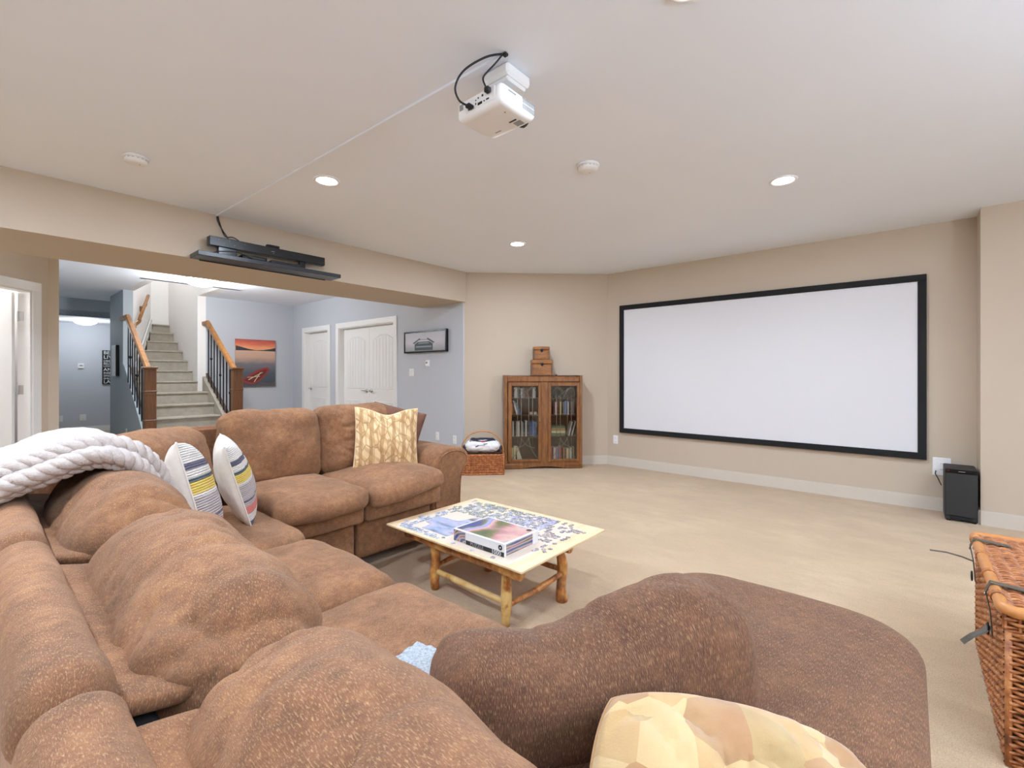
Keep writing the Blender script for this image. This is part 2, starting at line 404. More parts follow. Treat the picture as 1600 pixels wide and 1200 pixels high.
# gold leaf pillow
t = NT('gold_leaf'); uv = t.coord('UV', (1, 1, 1)); w1 = t.n('ShaderNodeTexWave', wave_type='BANDS', bands_direction='DIAGONAL'); w1.inputs['Scale'].default_value = 3.2; w1.inputs['Distortion'].default_value = 3.5; w1.inputs['Detail'].default_value = 1; t.l(uv, w1.inputs[0])
w2 = t.n('ShaderNodeTexWave', wave_type='BANDS', bands_direction='X'); w2.inputs['Scale'].default_value = 1.9; w2.inputs['Distortion'].default_value = 2.2; w2.inputs['Detail Scale'].default_value = 1.2; t.l(uv, w2.inputs[0])
vo = t.n('ShaderNodeTexVoronoi'); vo.feature = 'DISTANCE_TO_EDGE'; vo.inputs['Scale'].default_value = 7; t.l(t.coord('UV', (1.5, .7, 1)), vo.inputs['Vector'])
m1 = t.ramp(w1.outputs['Fac'], [(.62, (0, 0, 0)), (.72, (1, 1, 1))]); m2 = t.ramp(w2.outputs['Fac'], [(.68, (0, 0, 0)), (.76, (1, 1, 1))]); m3 = t.ramp(vo.outputs['Distance'], [(.03, (1, 1, 1)), (.07, (0, 0, 0))])
b0 = t.ramp(t.noise(uv, 3, 3), [(.35, srgb(226, 190, 140)), (.65, srgb(244, 218, 172))])
cA = t.mix(t.math('MULTIPLY', m1, .55), b0, srgb(196, 152, 98)); cB = t.mix(t.math('MULTIPLY', m2, .7), cA, srgb(176, 132, 82)); cC = t.mix(t.math('MULTIPLY', m3, .75), cB, srgb(168, 126, 78))
t.set(cC, .9, Sheen_Weight=.3); t.bump(t.math('ADD', m2, t.noise(uv, 120, 2)), .35, .003)
t = NT('gold_patch'); uv = t.coord('UV', (1.2, 1, 1)); vo = t.n('ShaderNodeTexVoronoi'); vo.inputs['Scale'].default_value = 5.5; t.l(uv, vo.inputs['Vector'])
sepc = t.n('ShaderNodeSeparateColor'); t.l(vo.outputs['Color'], sepc.inputs[0])
t.set(t.mix(.25, t.ramp(sepc.outputs[0], [(0, srgb(208, 178, 126)), (.3, srgb(192, 154, 100)), (.55, srgb(170, 126, 78)), (.75, srgb(166, 122, 80)), (.9, srgb(176, 148, 98))], 'CONSTANT'), t.ramp(t.noise(uv, 4), [(.3, srgb(170, 126, 80)), (.7, srgb(212, 186, 138))])), .85, Sheen_Weight=.3); t.bump(t.noise(uv, 90, 2), .3, .003)
# object-tinted materials
t = NT('piece_print'); oi = t.n('ShaderNodeObjectInfo'); n = t.noise(t.coord('Object'), 160, 2)
t.set(t.mix(.38, oi.outputs['Color'], t.ramp(n, [(.42, (.03, .03, .05)), (.58, (.9, .88, .9))])), .45)
t = NT('piece_print_many'); at_ = t.n('ShaderNodeAttribute'); at_.attribute_name = 'tint'; n = t.noise(t.coord('Object'), 160, 2)
t.set(t.mix(.38, at_.outputs['Color'], t.ramp(n, [(.42, (.03, .03, .05)), (.58, (.9, .88, .9))])), .45)
t = NT('book_cover'); oi = t.n('ShaderNodeObjectInfo'); n = t.noise(t.coord('Object', (40, 40, 60)), 1, 2)
t.set(t.mix(t.ramp(n, [(.60, (0, 0, 0)), (.68, (.35, .35, .35))]), oi.outputs['Color'], srgb(225, 215, 200)), .5)
plain('page_paper', (226, 216, 196), .8, var=.06, vs=120)

# ================================================================== THE SETTING
XS, XS2, YB, YB2, SO = 5.695, 5.394, 4.525, 5.425, 2.197
XC, YW, HB = 4.311, 9.60, 2.62
def struct(name, mb, mat, parent=None, world=True):
    o = mb.build(name, mat, parent, world=world)
    if parent is None: o['kind'] = 'structure'
    return o
def wall_seg(mb, p, q, th, z0, z1):
    """vertical slab from p to q, thickness th to the left of p->q"""
    d = (Vector(q) - Vector(p)).normalized(); n = Vector((-d.y, d.x)) * th
    poly = [p, q, (q[0] + n.x, q[1] + n.y), (p[0] + n.x, p[1] + n.y)]
    return mb.prism(poly, z0, z1)
struct('floor', MB().box(-3.2, 6.2, -3.6, 14, -.12, 0), 'carpet')
struct('ceiling', MB().box(-3.2, 6.2, -3.6, YB + .05, H, H + .12), 'ceiling_paint')
mb = MB().box(-3.2, 4.6, YB + .05, 8.5, HB, HB + .14).box(-3.2, 1.77, 8.5, 11.6, HB, HB + .14).box(2.76, 4.6, 8.5, 9.8, HB, HB + .14).box(.4, 3, 11.6, 13.5, 2.3, 2.4)
struct('ceiling_back', mb, 'ceiling_paint')
struct('ceiling_stairwell', MB().box(1.4, 3.2, 8.3, 12, 4.6, 4.7), 'white_wall')
struct('wall_stairwell_front', MB().box(1.6, 2.95, 8.42, 8.5, HB, 4.6), 'white_wall')
# ceiling beam (bulkhead)
struct('wall_bulkhead', MB().box(-3.0, 4.33, YB, YB2, SO, H), 'beige_paint')
# main room
struct('wall_screen', MB().box(XS, XS + .15, -.4375, 3.155, 0, H), 'beige_paint')
struct('wall_column', MB().box(XS2, XS + .15, -3.3, -.4375, 0, H), 'beige_paint')
DA, DB = (4.311, 4.579), (5.695, 3.155)
struct('wall_bookcase', wall_seg(MB(), DB, DA, -.12, 0, H), 'beige_paint')
struct('wall_left', MB().box(-2.8, -2.65, -3.3, 6, 0, H), 'beige_paint')
struct('wall_behind', MB().box(-2.8, XS + .15, -3.35, -3.2, 0, H), 'beige_paint')
# closet wall with two openings
D1 = (8.165, 9.085); D2 = (6.12, 7.784); DT = 2.05
mb = MB()
for a, b in ((DA[1] - .02, D2[0]), (D2[1], D1[0]), (D1[1], YW + .12)): mb.box(XC, XC + .13, a, b, 0, HB)
for a, b in (D1, D2): mb.box(XC, XC + .13, a, b, DT, HB)
struct('wall_closet', mb, 'grey_paint')
struct('wall_picture', MB().box(2.76, XC + .1, YW, YW + .12, 0, HB + .1), 'grey_paint')
struct('wall_stair_right', MB().box(2.63, 2.76, YW, 11.6, 0, 4.6).box(2.63, 2.76, 8.5, YW, HB, 4.6), 'white_wall')
mb = MB(); wall_seg(mb, (1.77, 9.82), (2.34, 11.45), .1, 0, 4.6); wall_seg(mb, (1.785, 8.5), (1.785, 9.82), .1, HB - .001, 4.6)
struct('wall_stair_left', mb, 'white_wall')
struct('wall_stair_end', MB().box(2.2, 2.8, 11.45, 11.55, 0, 4.6), 'white_wall')
struct('wall_hall_right', MB().box(1.64, 1.77, 9.82, 10.9, 0, HB), 'grey_paint_shaded')
mb = MB(); wall_seg(mb, (2.45, 12.3), (1.70, 10.9), .05, 0, HB); mb.box(2.45, 2.5, 12.2, 13.4, 0, HB)
struct('wall_hall_side', mb, 'grey_paint_shaded')
struct('wall_hall_left', MB().box(.45, .60, 6.72, 13.4, 0, HB), 'grey_paint_shaded')
struct('wall_hall_header', MB().box(.6, 1.9, 11.6, 11.7, 2.3, HB), 'grey_paint_shaded')
struct('wall_hall_end', MB().box(.4, 2.6, 13.3, 13.42, 0, HB), 'grey_paint')
# angled wall with the open door
dv = Vector((.70711, .70711)); nv_ = Vector((-.70711, .70711)); E0 = Vector((.52, 6.67))
def dw(t): p = E0 - dv * t; return (p.x, p.y)
mb = MB()
wall_seg(mb, dw(.175), dw(0), .12, 0, HB); wall_seg(mb, dw(3.0), dw(.985), .12, 0, HB); wall_seg(mb, dw(.985), dw(.175), .12, DT, HB)
mb.prism([dw(0), (.60, 6.67), (.60, 6.80), (E0.x - .085, E0.y + .085)], 0, HB)
struct('wall_angled', mb, 'tan_paint')
# room behind the open door
mb = MB(); q0 = E0 + nv_ * 1.6 - dv * 2.6; q1 = E0 + nv_ * 1.6 + dv * .0
wall_seg(mb, tuple(q0), tuple(q1), .08, 0, HB); a_ = E0 + nv_ * .14 - dv * 0.02; wall_seg(mb, tuple(q1), (a_.x, a_.y), .05, 0, HB)
struct('wall_side_room', mb, 'white_wall')
# baseboards
def baseboard(name, p, q, mat='soft_trim', hgt=.118, th=.016):
    mb = MB(); d = (Vector(q) - Vector(p)).normalized(); n = Vector((-d.y, d.x)) * th
    wall_seg(mb, p, q, th, 0, hgt - .012); 
    p2, q2 = p, q; wall_seg(mb, p2, q2, th * .6, hgt - .012, hgt)
    return struct(name, mb, mat)
baseboard('baseboard_screen', (XS, -.4375), (XS, 3.155))
baseboard('baseboard_column', (XS2, -3.2), (XS2, -.4375))
baseboard('baseboard_column_return', (XS2, -.4375), (XS, -.4375))
baseboard('baseboard_bookcase', DB, DA)
for i, (a, b) in enumerate(((DA[1], D2[0] - .09), (D2[1] + .09, D1[0] - .09), (D1[1] + .09, YW))): baseboard(['baseboard_closet_right', 'baseboard_closet_middle', 'baseboard_closet_left'][i], (XC, a), (XC, b), 'white_trim')
baseboard('baseboard_picture', (XC, YW), (2.83, YW), 'white_trim')
baseboard('baseboard_hall', (2.45, 13.3), (.6, 13.3), 'white_trim')
baseboard('baseboard_hall_right', (1.64, 10.9), (1.64, 8.1), 'white_trim')
# half wall under the left railing
mb = MB(); mb.prism([(8.05, 0), (9.82, 0), (9.82, 1.40), (9.68, 1.33), (8.52, .40), (8.05, .04)], 1.64, 1.70, 'x'); struct('wall_stair_half', mb, 'grey_paint_shaded')

# ---- panelled doors and casing
def arch(x0, x1, z0, z1, rise, n=10):
    pts = [(x0, z0), (x1, z0), (x1, z1 - rise)]
    for i in range(1, n): 
        u = 1 - 2 * i / n; pts.append(((x0 + x1) / 2 + u * (x1 - x0) / 2, z1 - rise + rise * (1 - u * u)))
    pts.append((x0, z1 - rise)); return pts
def inset(poly, d):
    c = np.mean(np.array(poly), 0); P = np.array(poly); a = P.min(0); b = P.max(0)
    s = (b - a - 2 * d) / (b - a); m = (a + b) / 2; return [tuple(m + (p - m) * s) for p in P]
def door_leaf(w, h, planks=True, name='leaf', parent=None, M=None, hand=1, knob='lever'):
    """leaf in local x (0..w) / z, front face at y=0 looking -y"""
    o = MB().bbox(0, w, 0, .035, .012, h, b=.002, M=M).build(name, 'white_trim', parent)
    st = .115
    for (z0, z1, rise) in ((.22, .78, 0), (.98, h - .14, .09)):
        poly = arch(st, w - st, z0, z1, rise) if rise else [(st, z0), (w - st, z0), (w - st, z1), (st, z1)]
        mb = MB(); pi = inset(poly, .022); pj = inset(poly, .012); n = len(poly)
        V = [(x, -.0005, z) for x, z in poly] + [(x, -.011, z) for x, z in pj] + [(x, -.003, z) for x, z in pi]
        F = [(i, (i + 1) % n, (i + 1) % n + n, i + n) for i in range(n)] + [(i + n, (i + 1) % n + n, (i + 1) % n + 2 * n, i + 2 * n) for i in range(n)] + [tuple(range(2 * n, 3 * n))]
        V = [M @ Vector(v) for v in V]; pan = mb.add(V, F).build('panel', 'white_trim', o)
        if planks:
            k = 6; ww = (w - 2 * st - .05) / k
            for i in range(k):
                x = st + .025 + i * ww; xm = (x + ww / 2 - w / 2) / (w / 2 - st); top = (z1 - rise * xm * xm - .03) if rise else z1 - .026
                MB().bbox(x + .004, x + ww - .004, -.0075, -.002, z0 + .026, top, b=.002, M=M).build('plank', 'white_trim', pan)
    kx = .065 if hand < 0 else w - .065
    mb = MB(); RM = M @ Matrix.Translation((kx, -.001, .95)) @ Matrix.Rotation(R(90), 4, 'X')
    mb.lathe([(.032, 0), (.032, .006), (.026, .010), (.011, .012), (.011, .045), (.002, .048)], n=16, M=RM)
    sx = 1 if hand < 0 else -1
    if knob == 'lever': mb.tube([M @ Vector((kx, -.045, .95)), M @ Vector((kx + sx * .05, -.05, .951)), M @ Vector((kx + sx * .11, -.045, .948))], [.010, .009, .007], 8)
    else: mb.lathe([(.012, .02), (.024, .03), (.028, .045), (.022, .058), (.004, .062)], n=16, M=RM)
    mb.build('handle', 'chrome', o, smooth=True)
    return o
# closet wall faces -X ; local x runs along -Y so the viewer sees it left to right
def closetM(y): return Matrix.Translation((XC + .09, y, 0)) @ Matrix.Rotation(R(-90), 4, 'Z')
def dthing(name, label, loc): 
    o = thing(name, label, 'door', loc); o['kind'] = 'structure'; return o
d1 = dthing('door_1', 'narrow white panelled closet door nearest the canoe picture', (XC + .09, sum(D1) / 2, 0))
door_leaf(D1[1] - D1[0] - .03, DT - .02, True, 'leaf', d1, closetM(D1[1] - .015), -1)
d2 = dthing('door_2', 'white double closet door with two arched panel leaves', (XC + .09, sum(D2) / 2, 0))
w2 = (D2[1] - D2[0] - .036) / 2
door_leaf(w2, DT - .02, True, 'leaf', d2, closetM(D2[1] - .015), 1)
door_leaf(w2, DT - .02, True, 'leaf', d2, closetM(D2[1] - .021 - w2), -1)
def casing(name, W, M, top=DT, w=.088, depth=.13):
    """door casing on the face plane y=0 (front -y), opening x 0..W"""
    o = thing(name, None, None, kind='structure'); ROOT[o.name] = Matrix.Identity(4)
    for nm, b in (('casing_side', (-w, .004, -.018, 0, 0, top)), ('casing_side', (W - .004, W + w, -.018, 0, 0, top)), ('casing_head', (-w, W + w, -.018, 0, top - .004, top + w)),
                  ('jamb', (-.004, .014, 0, depth, 0, top)), ('jamb', (W - .014, W + .004, 0, depth, 0, top)), ('jamb_head', (0, W, 0, depth, top - .014, top))):
        MB().bbox(*b, b=.004, M=M).build(nm, 'white_trim', o)
    return o
def faceM(y): return Matrix.Translation((XC, y, 0)) @ Matrix.Rotation(R(-90), 4, 'Z')
casing('trim_1', D1[1] - D1[0], faceM(D1[1])); casing('trim_2', D2[1] - D2[0], faceM(D2[1]))
# angled wall: local x along +dv, front looks towards the main room
p = dw(.985); casing('trim_3', .81, Matrix.Translation((p[0], p[1], 0)) @ Matrix.Rotation(R(45), 4, 'Z'), depth=.12)
hp = E0 - dv * .19 + nv_ * .125
d3 = dthing('door_3', 'white panelled door standing open on the left with steel hinges', (hp.x, hp.y, 0))
DM = Matrix.Translation((hp.x, hp.y, 0)) @ Matrix.Rotation(R(45 + 98), 4, 'Z')
lf = door_leaf(.78, DT - .02, True, 'leaf', d3, DM @ Matrix.Translation((0.012, 0, 0)), 1)
for z in (.25, 1.08, 1.80):
    hb = E0 - dv * .188 + nv_ * .112
    mb = MB().tube([(hb.x, hb.y, z - .05), (hb.x, hb.y, z + .05)], .007, 8)
    MM = Matrix.Translation((hb.x, hb.y, z)) @ Matrix.Rotation(R(45 - 90), 4, 'Z'); mb.box(.0, .05, -.002, .003, -.045, .045, M=MM)
    MM = Matrix.Translation((hb.x, hb.y, z)) @ Matrix.Rotation(R(45 + 98), 4, 'Z'); mb.box(.0, .004, -.04, .0, -.045, .045, M=MM)
    mb.build('hinge', 'chrome', lf)

# ================================================================== LAMPS
LAMP = (.80, .94, 1.13)
def area(name, loc, size, power, col=LAMP, spread=180, rot=(0, 0, 0)):
    l = bpy.data.lights.new(name, 'AREA'); l.shape = 'DISK'; l.size = size; l.energy = power; l.color = col; l.spread = R(spread)
    o = bpy.data.objects.new(name, l); COL.objects.link(o); o.location = loc; o.rotation_euler = rot; return o
def point(name, loc, power, rad=.1, col=(.95, .98, 1.02)):
    l = bpy.data.lights.new(name, 'POINT'); l.energy = power; l.color = col; l.shadow_soft_size = rad
    o = bpy.data.objects.new(name, l); COL.objects.link(o); o.location = loc; return o
def downlight(x, y, label, gain=1.0):
    o = thing('recessed_light', label, 'ceiling light', (x, y, H), group='recessed ceiling lights')
    mb = MB(); prof = [(.088, -.0005), (.088, -.006), (.080, -.010), (.066, -.004), (.066, -.0005)]
    n = 32; V = []; 
    for r, z in prof:
        for k in range(n): V.append((r * math.cos(2 * math.pi * k / n), r * math.sin(2 * math.pi * k / n), z))
    F = [(i * n + k, (i + 1) * n + k, (i + 1) * n + (k + 1) % n, i * n + (k + 1) % n) for i in range(len(prof) - 1) for k in range(n)]
    mb.add(V, F).build('trim_ring', 'plastic_white', o, True, world=False)
    MB().lathe([(.066, -.004), (.066, -.001)], n=32).build('lens', 'lamp_glow', o, world=False)
    a = area('downlight', (0, 0, -.014), .14, DOWNLIGHT_W * gain); a.parent = o
for x, y, l in ((1.64, 3.125, 'recessed ceiling light nearest the black wall shelf'), (3.73, .68, 'recessed ceiling light nearest the projection screen'), (3.74, 3.13, 'recessed ceiling light nearest the bookcase'), (1.63, .58, 'recessed ceiling light just beyond the top of the picture'), (-.45, 3.13, 'unseen recessed light added as fill over the left end of the room'), (-.45, 1.6, 'unseen recessed light added as fill right behind the viewer'), (3.73, -1.77, 'unseen recessed light added as fill in the rear right corner')):  # the left, behind-viewer and rear right lamps are unseen, added as fill
    downlight(x, y, l, {1.64: .9, -.45: 1.3}.get(x, 1.0) * (.55 if (x, y) in ((1.63, .58), (3.73, -1.77)) else 1))
def dome(x, y, z, r, power, label):
    o = thing('dome_light', label, 'ceiling light', (x, y, z))
    MB().lathe([(r * .9, -.001), (r * .94, -.012), (r * .9, -.02)][::-1], n=32).build('base_ring', 'chrome', o, True, world=False)
    prof = [(max(.004, r * math.sin(a)), -.02 - r * .42 * math.cos(a)) for a in [i * math.pi / 20 for i in range(11)]]
    MB().lathe(prof, n=32).build('glass_bowl', 'dome_glow', o, True, world=False)
    for k in range(3):
        a = 2 * math.pi * k / 3 + 1.9; mb = MB(); MM = Matrix.Translation((r * math.cos(a), r * math.sin(a), -.03)); mb.lathe([(.004, -.012), (.009, -.006), (.009, .006), (.004, .012)], n=10, M=MM); mb.build('clip', 'chrome', o, True, world=False)
    a = point('dome_lamp', (0, 0, -.06 - r * .5), power, .08); a.parent = o
    return o
dome(2.2, 7.85, HB, .22, HALL_W, 'glowing glass dome ceiling light in front of the staircase')
dome(1.50, 12.45, 2.3, .18, HALL2_W, 'small glowing dome ceiling light at the end of the hall')
# unseen floor lamps behind the viewer, added to brighten ceiling and room
for x, y, l in ((-1.7, -1.6, 'unseen uplighter added as fill light in the rear left of the room'), (1.5, -2.4, 'unseen uplighter added as fill light in the rear right of the room')):
    o = thing('fill_floor_lamp', l, 'lamp', (x, y, 0))
    MB().lathe([(.14, 0), (.14, .012), (.03, .03), (.012, .04)], n=24).build('base', 'lead', o, True, world=False)
    MB().tube([(0, 0, .03), (0, 0, 1.72)], .012, 10).build('pole', 'lead', o, True, world=False)
    MB().lathe([(.02, 1.70), (.09, 1.73), (.16, 1.79), (.155, 1.79), (.085, 1.74), (.015, 1.715)], n=24).build('shade', 'lead', o, True, world=False)
    MB().lathe([(.01, 1.72), (.035, 1.74), (.045, 1.765), (.03, 1.79), (.008, 1.80)], n=16).build('bulb', 'dome_glow', o, True, world=False)
    a = area('fill_uplight', (0, 0, 1.815), .22, FILL_LAMP_W, col=(.76, .95, 1.20), rot=(math.pi, 0, 0)); a.parent = o
# lamp at the top of the stairs and in the side room (out of sight, hung under their ceilings)
o = thing('pendant_light', 'globe lamp high in the stairwell', 'ceiling light', (2.3, 10.2, 4.6)); MB().lathe([(.01, -.32), (.07, -.30), (.10, -.22), (.07, -.14), (.02, -.12), (.02, 0)], n=20).build('globe', 'dome_glow', o, True, world=False)
point('stair_lamp', (2.3, 10.2, 3.95), STAIR_W, .1)
q = E0 + nv_ * .9 - dv * .5
o = thing('pendant_light', 'globe lamp in the room behind the open door', 'ceiling light', (q.x, q.y, HB)); MB().lathe([(.01, -.32), (.07, -.30), (.10, -.22), (.07, -.14), (.02, -.12), (.02, 0)], n=20).build('globe', 'dome_glow', o, True, world=False)
point('side_room_lamp', (q.x, q.y, HB - .5), ROOM2_W, .1)

# ================================================================== SECTIONAL SOFA
FAB = 'sofa_fabric'
sofa = thing('sectional_sofa', 'large brown chenille corner sofa with chaise filling the foreground', 'sofa', (1.0, 1.3, 0))
def ring(cx, cy, hx, hy, r, n=10):
    r = max(.004, min(r, hx, hy)); P = []
    for sx, sy, a0 in ((1, 1, 0), (-1, 1, 90), (-1, -1, 180), (1, -1, 270)):
        for i in range(n + 1):
            a = R(a0 + 90 * i / n); P.append((cx + sx * (hx - r) + r * math.cos(a), cy + sy * (hy - r) + r * math.sin(a)))
    # even out the straight runs so the surface can be displaced
    Q = []
    for i in range(len(P)):
        a, b = np.array(P[i]), np.array(P[(i + 1) % len(P)]); L = np.linalg.norm(b - a); k = max(1, int(L / .05))
        for j in range(k): Q.append(tuple(a + (b - a) * j / k))
    return Q
def slab(name, x0, x1, y0, y1, z0, z1, pr, er, mat, parent, crown=.015, lump=.008, seed=0, swap=False):
    """upholstered slab: rounded plan corners pr, rounded top edge er"""
    cx, cy, hx, hy = (x0 + x1) / 2, (y0 + y1) / 2, (x1 - x0) / 2, (y1 - y0) / 2
    base = ring(cx, cy, hx, hy, pr); n = len(base); V = []
    lv = [(0, z0), (-.012, z0 + .03), (0, z0 + .08), (0, z1 - er)]
    lv += [(er * (1 - math.cos(a)), z1 - er + er * math.sin(a)) for a in [math.pi / 2 * i / 6 for i in range(1, 7)]]
    for ins, z in lv:
        for (x, y) in base: V.append((cx + (x - cx) * (hx - ins) / hx, cy + (y - cy) * (hy - ins) / hy, z))
    m = len(lv); K = 12
    for i in range(1, K + 1):
        s = 1 - i / K
        for (x, y) in base:
            V.append((cx + (x - cx) * (hx - er) / hx * s, cy + (y - cy) * (hy - er) / hy * s, z1 + crown * (1 - s * s)))
    m += K; F = [(i * n + k, i * n + (k + 1) % n, (i + 1) * n + (k + 1) % n, (i + 1) * n + k) for i in range(m - 1) for k in range(n)]
    V = np.array(V); V[:, 2] += lump * perlin(V * 4 + seed) * np.clip((V[:, 2] - z0) / .1, 0, 1)
    UV = []
    for f in F:
        for k in f:
            x, y, z = V[k]; UV.append((y + z * .2, x + z) if not swap else (x, y + z))
    return mesh_obj(name, V, F, mat, parent, True, UV)
ax = lambda q: np.clip((q[:, 2] + .6) / 1.2, 0, 1)
# back of the long left section
MB().bbox(.035, .10, -.14, 2.45, .04, .82, b=.02).build('back_panel', FAB, sofa, uv=None)
for i, (a, b) in enumerate(((-.14, .70), (.705, 1.40), (1.405, 2.30))):
    cushion('back_roll', (.070, (a + b) / 2, .845), (.046, (b - a) / 2, .055), .045, FAB, sofa, lump=.006, seg=.014, seed=11 + i, maxn=80, wr=((.004, (10, 4, 10), 6, None),))
    cushion('back_flap', (.150, (a + b) / 2 + .005, .815), (.05, (b - a) / 2 - .025, .012), .011, FAB, sofa, rot=(0, R(14), 0), lump=.012, seg=.016, seed=21 + i, maxn=60)
    MB().bbox(.10, .16, a, b, .05, .80, b=.01).build('inner_panel', 'gap_shade', sofa)  # coloured near black to stand for the shade inside the gaps
for i, y in enumerate((.36, 1.055, 1.75)):
    cushion('back_cushion', ((.262, .290, .290)[i], y, (.676, .690, .712)[i]), (.128, .342, .222), .112, FAB, sofa, rot=(R((-2, 1.5, 0)[i]), R(-4), R((-5, -2, 0)[i])), crown=(.025, .012, .022), lump=.018, seg=.0105, seed=31 + 5 * i, maxn=70,
            wr=((.020, (1.6, 5.0, 2.0), 8, ax), (.011, (3, 9, 4), 8, ax), (.008, (9, 14, 9), 6, ax), (.018, (5, 6, 6), 7, lambda q: np.clip(np.abs(q[:, 1]) * 1.8 - .7, 0, 1)), (.008, (3, 3, 9), 6, lambda q: np.clip(-q[:, 2] + .3, 0, 1))))
# seats of the left section
for i, (a, b) in enumerate(((.76, 1.415), (1.42, 2.08))):
    cushion('seat_cushion', (.69, (a + b) / 2, .41), (.355, (b - a) / 2, .095), .085, FAB, sofa, crown=(.03, .0, .035), lump=.012, seg=.0125, seed=51 + i, maxn=64, wr=((.018, (9, 4, 4), 6, lambda q: np.clip(.3 - q[:, 0], 0, 1)),), flipuv=False)
    box('seat_base', (.16, .98, a + .004, b - .004, .05, .33), FAB, sofa, .02)
    cushion('front_panel', (.985, (a + b) / 2, .19), (.03, (b - a) / 2 - .004, .13), .025, FAB, sofa, lump=.004, seg=.03, seed=57 + i)
# chaise
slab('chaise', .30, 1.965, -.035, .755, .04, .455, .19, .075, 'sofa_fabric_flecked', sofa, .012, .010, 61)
# corner wedge
slab('corner_seat', .25, 1.07, 2.085, 3.0, .05, .50, .2, .08, FAB, sofa, .03, .012, 63)
cushion('corner_back', (.565, 2.90, .70), (.44, .12, .235), .11, FAB, sofa, rot=(R(-9), 0, R(45)), crown=(0, .04, .02), lump=.016, seg=.016, seed=65, wr=((.009, (9, 3, 3), 5, ax),))
mb = MB(); mb.prism([(.035, 2.45), (.10, 2.45), (.92, 3.40), (.92, 3.47), (.86, 3.47)], .04, .84); mb.build('corner_panel', FAB, sofa)
# far section
MB().bbox(.86, 2.46, 3.40, 3.47, .05, .90, b=.02).build('back_panel', FAB, sofa)
for i, (a, b) in enumerate(((1.01, 1.565), (1.57, 2.165))):
    c = (a + b) / 2; hw = (b - a) / 2
    wv = (lambda P, q, s=i: np.stack([P[:, 0], P[:, 1] - .03 * np.cos(q[:, 0] * 2.2 + .4 * s) * (q[:, 1] < 0) * -q[:, 1], P[:, 2] + .02 * np.sin(q[:, 0] * 2.0 + .5) * s], 1))
    cushion('seat_cushion', (c, 2.79, .498), (hw, .365, .062), .055, FAB, sofa, crown=(0, .02, .028), lump=.010, seg=.014, seed=71 + i, fn=wv)
    cushion('footrest_panel', (c, 2.68, .395), (hw - .004, .175, .066), .03, FAB, sofa, lump=.006, seg=.025, seed=75 + i)
    cushion('front_panel', (c, 2.74, .195), (hw - .006, .13, .125), .03, FAB, sofa, lump=.006, seg=.025, seed=77 + i)
    cushion('back_cushion', ((1.30, 1.89)[i], 3.215, .745), (.300, .12, .25), .078, FAB, sofa, rot=(R(-9), 0, R((0, 1)[i])), crown=(.012, .055, .015), lump=.024, seg=.0115, seed=81 + 3 * i, wr=((.028, (1.8, 3, 7), 4, lambda q: np.clip(.9 - np.abs(q[:, 0] + .5), 0, 1)), (.016, (4, 4, 13), 5, lambda q: np.clip(-q[:, 0] + .2, 0, 1))))
# rolled arm
prof = [(2.165, .05), (2.43, .05), (2.435, .30), (2.445, .46), (2.475, .53), (2.515, .565), (2.525, .61), (2.50, .655), (2.43, .685), (2.33, .69), (2.24, .665), (2.19, .61), (2.17, .5)]
def smooth_poly(p, k=3):
    for _ in range(k):
        q = []
        for i in range(len(p)):
            a, b = p[i], p[(i + 1) % len(p)]; q += [(a[0] * .75 + b[0] * .25, a[1] * .75 + b[1] * .25), (a[0] * .25 + b[0] * .75, a[1] * .25 + b[1] * .75)]
        p = q
    return p
pp = smooth_poly(prof, 2); n = len(pp); cxz = (2.33, .40); V = []; ys = [(2.60, .05), (2.60, .022), (2.607, .008), (2.625, 0), (2.8, 0), (3.0, -.004), (3.2, -.002), (3.40, 0), (3.44, .02), (3.45, .06)]
for (y, ins) in ys:
    for (x, z) in pp:
        d = Vector((x - cxz[0], z - cxz[1])); L = d.length; d = d * max(0, (L - ins)) / L; V.append((cxz[0] + d.x, y + .03 * (z < .3) * 0, cxz[1] + d.y))
V = np.array(V); V += (perlin(V * 6)[:, None] * .006)
F = [(i * n + k, i * n + (k + 1) % n, (i + 1) * n + (k + 1) % n, (i + 1) * n + k) for i in range(len(ys) - 1) for k in range(n)][:]
F = [f[::-1] for f in F] + [tuple(range(n)), tuple((len(ys) - 1) * n + k for k in range(n))[::-1]]
UV = [(V[k][1] + V[k][0], V[k][2]) for f in F for k in f]
mesh_obj('arm', V, F, FAB, sofa, True, UV)
MB().tube([(cxz[0] + (x - cxz[0]) * .86, 2.598, cxz[1] + (z - cxz[1]) * .90) for x, z in pp] , .006, 6).build('arm_piping', FAB, sofa, True)

